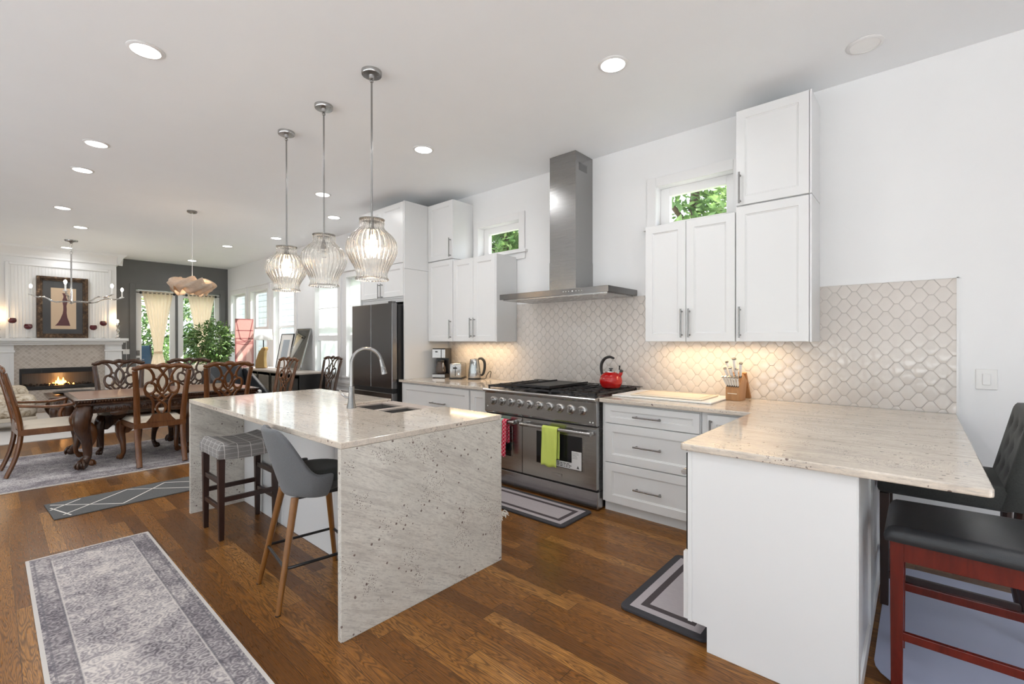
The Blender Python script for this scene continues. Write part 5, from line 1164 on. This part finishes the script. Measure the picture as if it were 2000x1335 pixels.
# ============================================================ curtains
for (a, b, lab) in ((2.29, 2.88, 'left cream curtain tied at the middle on the french door'), (3.16, 3.74, 'right cream curtain tied at the middle behind the ficus')):
    t = thing('curtain', lab, 'curtain', (XF+.04, (a+b)/2, 2.49), 'tied cream curtains on the french doors'); m_ = (a+b)/2 - .0
    bm = BM()
    def cur(u, v):
        z = 2.52 - v*2.30; k = (z-1.12)/1.40 if z > 1.12 else (1.12-z)/.90
        k = max(0, min(1, k)); hw = .075 + (.5*(b-a)-.075)*(k**1.15 if z > 1.12 else k**.8*.75)
        s = (u*2-1); y = m_ + s*hw; x = XF + .05 + .014*sin(u*44)*(.35+k) + .02*(1-k); return Vector((x, y, z))
    grid(bm, cur, 90, 36); obj('cloth', bm, 'curtain', t, smooth=180, mods=[SOL(.0015, 0)])
    bm = BM(); lathe(bm, [(.085, 1.10), (.088, 1.12), (.085, 1.145)], (0, 0, 0), 20)
    for v in bm.verts: v.co.x *= .5
    bm.transform(Matrix.Translation((XF+.066, m_, 0))); bm.faces.ensure_lookup_table()
    for f in [f for f in bm.faces if len(f.verts) > 4]: bm.faces.remove(f)
    obj('tie', bm, 'curtain', t, smooth=60, mods=[SOL(.003, 0)])
    bm = BM(); cyl(bm, (XF+.05, a-.10, 2.485), (XF+.05, b+.10, 2.485), .008, seg=8)
    for y in (a-.02, b+.02): ball(bm, (XF+.05, y, 2.485), .03, (1, .9, 1), 10); cyl(bm, (XF-.04, y, 2.485), (XF+.05, y, 2.485), .008, seg=8)
    obj('rod', bm, 'black', t, smooth=50)
# roman blinds of the two tall windows near the fridge
for k, (a0, a1, z0, z1) in enumerate(win[3:5]):
    t = thing('roman_blind', ('white translucent roman blind in the window behind the lone chair', 'white translucent roman blind in the window beside the fridge')[k], 'blind', ((a0+a1)/2, W+.05, z1), 'white roman blinds')
    bm = BM(); zt = z1-.03; zb = 1.40; pts = []
    for (p, q) in ((zt, zt-.45), (zt-.45, zb)):
        box(bm, a0+.02, a1-.02, W+.050, W+.054, q+.01, p)
    obj('fabric', bm, 'blind', t)
    bm = BM(); cyl(bm, (a0+.02, W+.048, zt-.45), (a1-.02, W+.048, zt-.45), .009, seg=6); box(bm, a0+.02, a1-.02, W+.035, W+.062, zb-.02, zb+.085, .008); obj('fold', bm, 'whitefab', t)
    bm = BM(); box(bm, a0+.05, a1-.05, W+.070, W+.073, z0+.03, zb+.1); obj('lower_sheer', bm, 'blind', t)
# ============================================================ plant
px, py = -12.25, 3.40
t = thing('potted_ficus', 'bushy green ficus in a pot by the french doors', 'plant', (px, py, 0))
bm = BM(); lathe(bm, [(.13, 0.001), (.16, .02), (.19, .30), (.20, .32), (.18, .32), (.17, .28), (0, .28)], (px, py, 0), 24); obj('pot', bm, 'slate', t, smooth=50)
bm = BM()
for k in range(7): a = k*.9; tube(bm, [(px+.03*cos(a), py+.03*sin(a), .27), (px+.06*cos(a+1), py+.06*sin(a+1), .7), (px+.22*cos(a), py+.22*sin(a), 1.3)], [.018, .013, .006], 6, sp=4)
obj('stem', bm, 'bark', t, smooth=60)
def leaves(bm, c, rx, ry, rz_, n, ls, rnd):
    for k in range(n):
        while True:
            p = Vector((rnd.uniform(-1, 1), rnd.uniform(-1, 1), rnd.uniform(-1, 1)))
            if p.length < 1 and (p.length > .45 or rnd.random() < .3): break
        q = Vector((c[0]+p.x*rx, c[1]+p.y*ry, c[2]+p.z*rz_)) + Vector((noise.noise(p*2.3), noise.noise(p*2.3+Vector((5, 0, 0))), noise.noise(p*2.3+Vector((0, 7, 0)))))*rx*.35
        d = (p + Vector((rnd.uniform(-.8, .8), rnd.uniform(-.8, .8), rnd.uniform(-1.1, .3)))).normalized(); s = d.cross(Vector((rnd.uniform(-1, 1), rnd.uniform(-1, 1), 1))).normalized(); nn = d.cross(s)
        l_ = ls*rnd.uniform(.7, 1.3); v = [q, q+d*l_*.45+s*l_*.24+nn*l_*.05, q+d*l_, q+d*l_*.45-s*l_*.24+nn*l_*.05]; bm.faces.new([bm.verts.new(x) for x in v])
bm = BM(); leaves(bm, (px, py, 1.34), .46, .46, .48, 2300, .085, random.Random(4)); leaves(bm, (px, py, .95), .30, .30, .25, 350, .085, random.Random(6)); obj('foliage', bm, 'leaf', t)
# ============================================================ things along the window wall
t = thing('console_cabinet', 'black console cabinet with pale glossy top below the windows', 'cabinet', (-9.1, 3.75, 0))
bm = BM(); box(bm, -10.5, -7.98, 3.52, 3.98, .06, .80, .004); obj('body', bm, 'black', t)
bm = BM(); box(bm, -10.53, -7.95, 3.49, 3.99, .80, .83, .004); obj('top', bm, 'sinkr', t)
for k in range(4):
    bm = BM(); shaker(bm, -10.48+k*.625, -9.87+k*.625, .09, .78, 3.52, t=.004, rail=.05, rec=.006); obj('door', bm, 'black', t)
bm = BM(); box(bm, -10.4, -8.08, 3.56, 3.94, 0, .06); obj('plinth', bm, 'black', t)
def leaning(name, label, cat, x0, x1, zb, h, ytop, ybot, w_, fm, cm, th=.025):
    t = thing(name, label, cat, ((x0+x1)/2, ybot, zb)); a = math.atan2(ytop-ybot, h)
    m = Matrix.Translation(((x0+x1)/2, ybot, zb)) @ Matrix.Rotation(-a, 4, 'X'); W2 = (x1-x0)/2; L_ = math.hypot(h, ytop-ybot)
    bm = BM()
    for r in ((-W2, -W2+w_, 0, L_), (W2-w_, W2, 0, L_), (-W2+w_, W2-w_, 0, w_), (-W2+w_, W2-w_, L_-w_, L_)): box(bm, r[0], r[1], -th, 0, r[2], r[3], .004)
    bm.transform(m); obj('frame', bm, fm, t)
    bm = BM(); box(bm, -W2+w_, W2-w_, -th*.6, -th*.3, w_, L_-w_); bm.transform(m); pn = obj('panel', bm, cm, t); return t, m, pn, W2, L_
leaning('mirror', 'silver framed mirror leaning on the wall, right end of the console', 'mirror', -9.16, -8.57, .832, .78, 4.015, 3.80, .03, 'nickel', 'mirror')
tt, m_, pn, W2, L_ = leaning('framed_picture', 'black thin-framed picture leaning in front of the third window', 'picture', -9.84, -9.26, .832, .69, 4.0, 3.87, .018, 'black', 'shade')
bm = BM(); box(bm, -.15, .15, -.0165, -.0155, .22, .58); bm.transform(m_); obj('picture_image', bm, paint('blue_grey_print', (.42, .47, .52), .6, .12, 0), pn)
lx, ly = -10.15, 3.74
t = thing('table_lamp', 'table lamp with white drum shade on the console', 'lamp', (lx, ly, .831))
bm = BM(); lathe(bm, [(.08, .831), (.08, .845), (.012, .85), (.010, 1.42), (0, 1.42)], (lx, ly, 0), 16); obj('stand', bm, 'black', t, smooth=40)
bm = BM(); lathe(bm, [(.17, 1.40), (.155, 1.62)], (lx, ly, 0), 32)
for f in [f for f in bm.faces if len(f.verts) > 4]: bm.faces.remove(f)
obj('lamp_shade', bm, 'blind', t, smooth=60, mods=[SOL(.004, 0)])
bm = BM(); pr_ = [(-.14, 0), (-.12, .16), (-.06, .32), (.02, .42), (.09, .43), (.10, .38), (.07, .34), (.06, .2), (.07, 0)]; prism(bm, pr_, -.05, .05, 'Y')
single('ornament', 'tall aged gold curved ornament on the console beside the lamp', 'ornament', bm, 'gold', (-9.98, 3.66, .831), local=True, mods=[BEV(.015, 3)], rz=R(30))
# pink bridge canvas, face towards +X
t = thing('canvas_painting', 'tall narrow pink canvas with two pointed arches beside the ficus', 'picture', (-11.5, 3.84, 0))
bm = BM(); box(bm, -11.53, -11.5, 3.645, 4.025, .002, 1.885, .003); cvs = obj('canvas', bm, 'pink', t)
bm = BM(); X = -11.4985
def st(a, b, w_=.010): a = Vector((X, *a)); b = Vector((X, *b)); d = (b-a).normalized(); s = d.cross(Vector((1, 0, 0)))*w_; bm.faces.new([bm.verts.new(p) for p in (a-s, b-s, b+s, a+s)])
for a, b in (((3.66, 1.86), (3.75, 1.42)), ((3.75, 1.42), (3.84, 1.38)), ((4.01, 1.86), (3.92, 1.42)), ((3.92, 1.42), (3.84, 1.38)), ((3.66, 1.62), (4.01, 1.62)), ((3.66, 1.44), (4.01, 1.44)), ((3.66, 1.36), (4.01, 1.36)), ((3.655, .9), (3.655, 1.45)), ((4.015, .9), (4.015, 1.45)), ((3.66, 1.33), (3.84, 1.30)), ((3.84, 1.30), (4.01, 1.33)), ((3.655, 1.875), (4.015, 1.875))): st(a, b)
obj('painted_lines', bm, 'pinkdk', cvs)
bm = BM()
for c in (3.745, 3.925): prism(bm, [(c-.055, .6), (c+.055, .6), (c+.055, 1.05), (c+.03, 1.15), (c, 1.20), (c-.03, 1.15), (c-.055, 1.05)], X-.001, X+.0005, 'X')
obj('painted_arches', bm, 'pinklt', cvs)
# black lounge chair
t = thing('lounge_chair', 'black leather lounge chair with slanted arm beyond the table end', 'armchair', (-9.0, 2.90, .013), local=True, rz=R(-75))
bm = BM(); box(bm, -.32, .32, -.30, .32, .22, .42, .04); K('seat', bm, 'leather', smooth=60)
bm = BM(); obox(bm, (0, -.36, .62), .64, .14, .62, Matrix.Rotation(R(18), 3, 'X'), .04); K('backrest', bm, 'leather', smooth=60)
for s in (-1, 1):
    bm = BM(); prism(bm, [(-.42, .0), (-.34, .0), (.34, .0), (.36, .0), (.36, .40), (-.30, .86), (-.40, .86), (-.42, .5)], s*.36-.035, s*.36+.035, 'X'); K('arm', bm, 'leather', mods=[BEV(.015, 3)])
bm = BM(); box(bm, -.26, .26, -.2, .28, .422, .50, .03); single('cushion', 'white cushion on the black lounge chair', 'cushion', bm, 'shade', (-9.0, 2.90, .014), local=True, rz=R(-75), smooth=60)
# floral sofa, ottomans, coffee table, rug
rug('living_rug', 'pale plain rug of the living area before the fireplace', -10.85, .9, 1.75, 2.1, 'rugpale', .012)
t = thing('sofa', 'cream floral sofa beyond the dining table', 'sofa', (-10.9, 2.35, .013))
bm = BM(); box(bm, -11.3, -10.45, 1.55, 3.15, .15, .45, .05); obj('seat', bm, 'floral', t, smooth=60)
bm = BM(); box(bm, -11.25, -10.55, 3.0, 3.2, .15, .86, .06); box(bm, -11.25, -10.55, 1.48, 1.66, .15, .66, .05); obj('arm', bm, 'floral', t, smooth=60)
bm = BM(); box(bm, -10.62, -10.40, 1.5, 3.18, .18, .92, .07); obj('backrest', bm, 'cushion', t, smooth=60)
for x in (-11.2, -10.5):
    for y in (1.6, 3.1):
        bm = BM(); box(bm, x-.03, x+.03, y-.03, y+.03, .0135, .16, .005); obj('leg', bm, 'dwood', t)
for (x, y, h, lab) in ((-10.62, .13, .53, 'nearer floral ottoman at the left edge behind the armchair'), (-11.75, .08, .60, 'farther floral ottoman at the left edge before the fireplace')):
    t = thing('ottoman', lab, 'ottoman', (x, y, .013), 'floral ottomans')
    bm = BM(); box(bm, x-.33, x+.33, y-.42, y+.36, .20, h, .08); obj('seat', bm, 'floral', t, smooth=60)
    bm = BM(); box(bm, x-.325, x+.325, y-.41, y+.355, .155, .215, .01); obj('skirt', bm, 'cushion', t)
    for dx in (-.26, .26):
        for dy in (-.34, .28):
            bm = BM(); tube(bm, [(x+dx, y+dy, .0135), (x+dx, y+dy, .16)], [.018, .03], 8); obj('leg', bm, 'dwood', t, smooth=40)
t = thing('coffee_table', 'low dark carved coffee table in front of the fire', 'table', (-10.2, 1.05, .013))
bm = BM(); box(bm, -10.75, -9.75, .58, 1.42, .50, .535, .01); obj('top', bm, 'mahog', t)
bm = BM(); box(bm, -10.7, -9.8, .63, 1.37, .36, .50, .006)
for k in range(24): ball(bm, (-9.795, .66+k*.03, .42+.02*(k % 2)), .02, (.5, 1, 1.6), 6)
obj('carved_apron', bm, 'mahog', t, smooth=40)
for dx, sx_ in ((-10.65, -1), (-9.85, 1)):
    for dy, sy_ in ((.68, -1), (1.32, 1)):
        bm = BM(); cabriole(bm, dx, dy, .37, sx_, sy_, 1.3); bm.transform(Matrix.Translation((0, 0, .013))); obj('leg', bm, 'mahog', t, smooth=50)
bm = BM(); lathe(bm, [(.0, .536), (.16, .537), (.24, .555), (.25, .575), (.235, .57), (.15, .548), (0, .547)], (-10.25, .90, 0), 24); single('tray', 'round black tray on the coffee table before the flames', 'tray', bm, 'black', (-10.25, .90, .536), smooth=60)
bm = BM(); box(bm, -10.08, -9.80, 1.14, 1.39, .536, .552, .002); single('magazine', 'pale blue magazine lying on the coffee table', 'magazine', bm, paint('pale_blue_cover', (.36, .42, .62), .3), (-9.96, 1.26, .536))
# ============================================================ outside
def gnd(nm, label, x0, x1, y0, y1, z, m):
    bm = BM(); box(bm, x0, x1, y0, y1, z-.2, z); single(nm, label, 'ground', bm, m, ((x0+x1)/2, (y0+y1)/2, z), kind='structure')
gnd('lawn', 'green lawn outside the windows', -40, 20, -25, 30, -.30, 'grass')
gnd('bounce_paving', 'added pale paving, unseen, bouncing daylight in along the room side', -16, 20, -16, YL-.16, -.06, 'bounce_paving')  # unseen paving added to bounce daylight up to the ceiling
gnd('bounce_paving', 'added pale paving, unseen, bouncing daylight in at the room end', XB+.16, 20, YL-.15, 8, -.065, 'bounce_paving')
gnd('patio', 'pale grey patio outside the french doors', -17.5, XF-.16, .5, 6, -.05, 'paving')
bm = BM(); box(bm, -34, 22, -14.2, -13.0, -.06, 6.5, .03); single('light_blocker', 'unseen tall grey wall added to hold back low sky light, kitchen side', 'wall', bm, 'blockwall', (0, -13.5, -.06))  # unseen wall added to block sky light near the horizon
bm = BM(); box(bm, 12.4, 13.4, -12.5, 8, -.06, 6.0, .03); single('light_blocker', 'unseen tall grey wall added to hold back low sky light, room end', 'wall', bm, 'blockwall', (13, -3, -.06))
t = thing('neighbour_house', 'white clapboard house wall seen outside the dining windows', 'house', (-10.5, 9, -.3)); bm = BM(); box(bm, -34, -9.0, 7.4, 12, -.3, 5.4)
for k in range(24): box(bm, -34, -9.0, 7.385, 7.4, -.2+k*.23, -.03+k*.23)
obj('siding', bm, 'siding', t)
bm = BM(); prism(bm, [(7.1, 5.4), (12.3, 5.4), (9.7, 7.2)], -34.2, -8.8, 'X'); obj('roof', bm, 'slate', t)
def tree(label, x, y, h, r, n, seed, ls=.22):
    t = thing('tree', label, 'tree', (x, y, -.3), 'trees outside'); rnd = random.Random(seed)
    bm = BM(); tube(bm, [(x, y, -.3), (x+.1, y, h*.45), (x, y+.1, h*.8)], [.16, .12, .05], 8, sp=4)
    for k in range(6): a = k*1.05; tube(bm, [(x, y, h*(.35+.06*k)), (x+r*.7*cos(a), y+r*.7*sin(a), h*(.55+.06*k))], [.05, .015], 6)
    obj('trunk', bm, 'bark', t, smooth=60)
    bm = BM()
    for k in range(9): a = rnd.uniform(0, 6.3); q = rnd.uniform(0, .6)*r; leaves(bm, (x+q*cos(a), y+q*sin(a), h*rnd.uniform(.5, .95)), r*.55, r*.55, r*.5, n//9, ls, rnd)
    obj('foliage', bm, 'tree', t)
tree('leafy tree outside the small kitchen window by the hood', -6.6, 7.2, 5.2, 1.5, 6000, 1, .15)
tree('leafy tree outside the small kitchen window at right', -2.8, 7.6, 5.4, 1.6, 6500, 2, .15)
tree('tree beyond the patio behind the left curtain', -20.6, 2.2, 4.2, 1.3, 2600, 3)
tree('tree beyond the patio behind the right curtain', -21.0, 5.8, 4.8, 1.2, 2600, 4)
for i, (x, y, r) in enumerate(((-16.3, 3.4, .5), (-16.3, 5.4, .55), (-16.4, 1.9, .35))):
    t = thing('shrub', ('rounded shrub at the patio edge behind the left curtain', 'rounded shrub at the patio edge behind the ficus', 'small shrub at the patio edge far left of the door')[i], 'shrub', (x, y, -.3), 'patio shrubs'); bm = BM(); leaves(bm, (x, y, .55), r, r, .85, 1500, .13, random.Random(20+i)); obj('foliage', bm, 'tree', t)
    bm = BM(); tube(bm, [(x, y, -.3), (x, y, .6)], .03, 6); obj('stem', bm, 'bark', t)
t = thing('hedge', 'dark leafy hedge closing the patio behind the glass doors', 'hedge', (-18.6, 3.6, -.3)); bm = BM(); leaves(bm, (-18.6, 3.5, .75), .45, 2.7, 1.25, 4600, .17, random.Random(44)); leaves(bm, (-18.8, 4.0, 2.0), .4, 1.8, .9, 1200, .17, random.Random(45)); obj('foliage', bm, 'leaf', t)
bm = BM()
for k in range(7): tube(bm, [(-18.6, .9+k*.85, -.3), (-18.7, 1.0+k*.85, 1.2)], [.05, .02], 6)
obj('stems', bm, 'bark', t)
t = thing('patio_chair', 'navy sling patio chair outside the left glass door', 'chair', (-14.6, 2.6, -.05), local=True, rz=R(60))
bm = BM(); box(bm, -.25, .25, -.25, .25, .40, .43, .01); K('seat', bm, 'navy')
bm = BM(); obox(bm, (0, -.36, .86), .5, .03, .95, Matrix.Rotation(R(14), 3, 'X'), .01); K('backrest', bm, 'navy')
for s in (-1, 1):
    bm = BM(); tube(bm, [(s*.27, .28, 0), (s*.27, .26, .62), (s*.27, -.30, .64)], .014, 6); tube(bm, [(s*.27, -.18, 0), (s*.27, -.26, .45), (s*.27, -.50, 1.35)], .014, 6); K('side_frame', bm, 'black', smooth=50)
# ------------------------------------------------------------ sky portals at the openings
def portal(loc, sx, sy, rot):
    o = area('window_portal', loc, sx, sy, 1, (1, 1, 1), rot); o.data.cycles.is_portal = True
for a, b, z, t_ in [(-12.0, -10.8, .9, 2.3), (-9.2, -7.6, .9, 2.3), (-6.6, -4.2, .05, 2.85), (-3.6, -1.2, .05, 2.85), (-.7, 2.2, .05, 2.85)]: portal(((a+b)/2, YL-.02, (z+t_)/2), b-a, t_-z, (R(90), 0, 0))
portal((XB+.02, -.3, 1.45), 2.8, 3.8, (0, R(90), 0))
for a, b, z, t_ in win + [k1, k2]: portal(((a+b)/2, W+WT, (z+t_)/2), b-a, t_-z, (R(-90), 0, 0))
portal((XF-WT, 3.03, 1.28), 2.56, 1.68, (0, R(-90), 0))
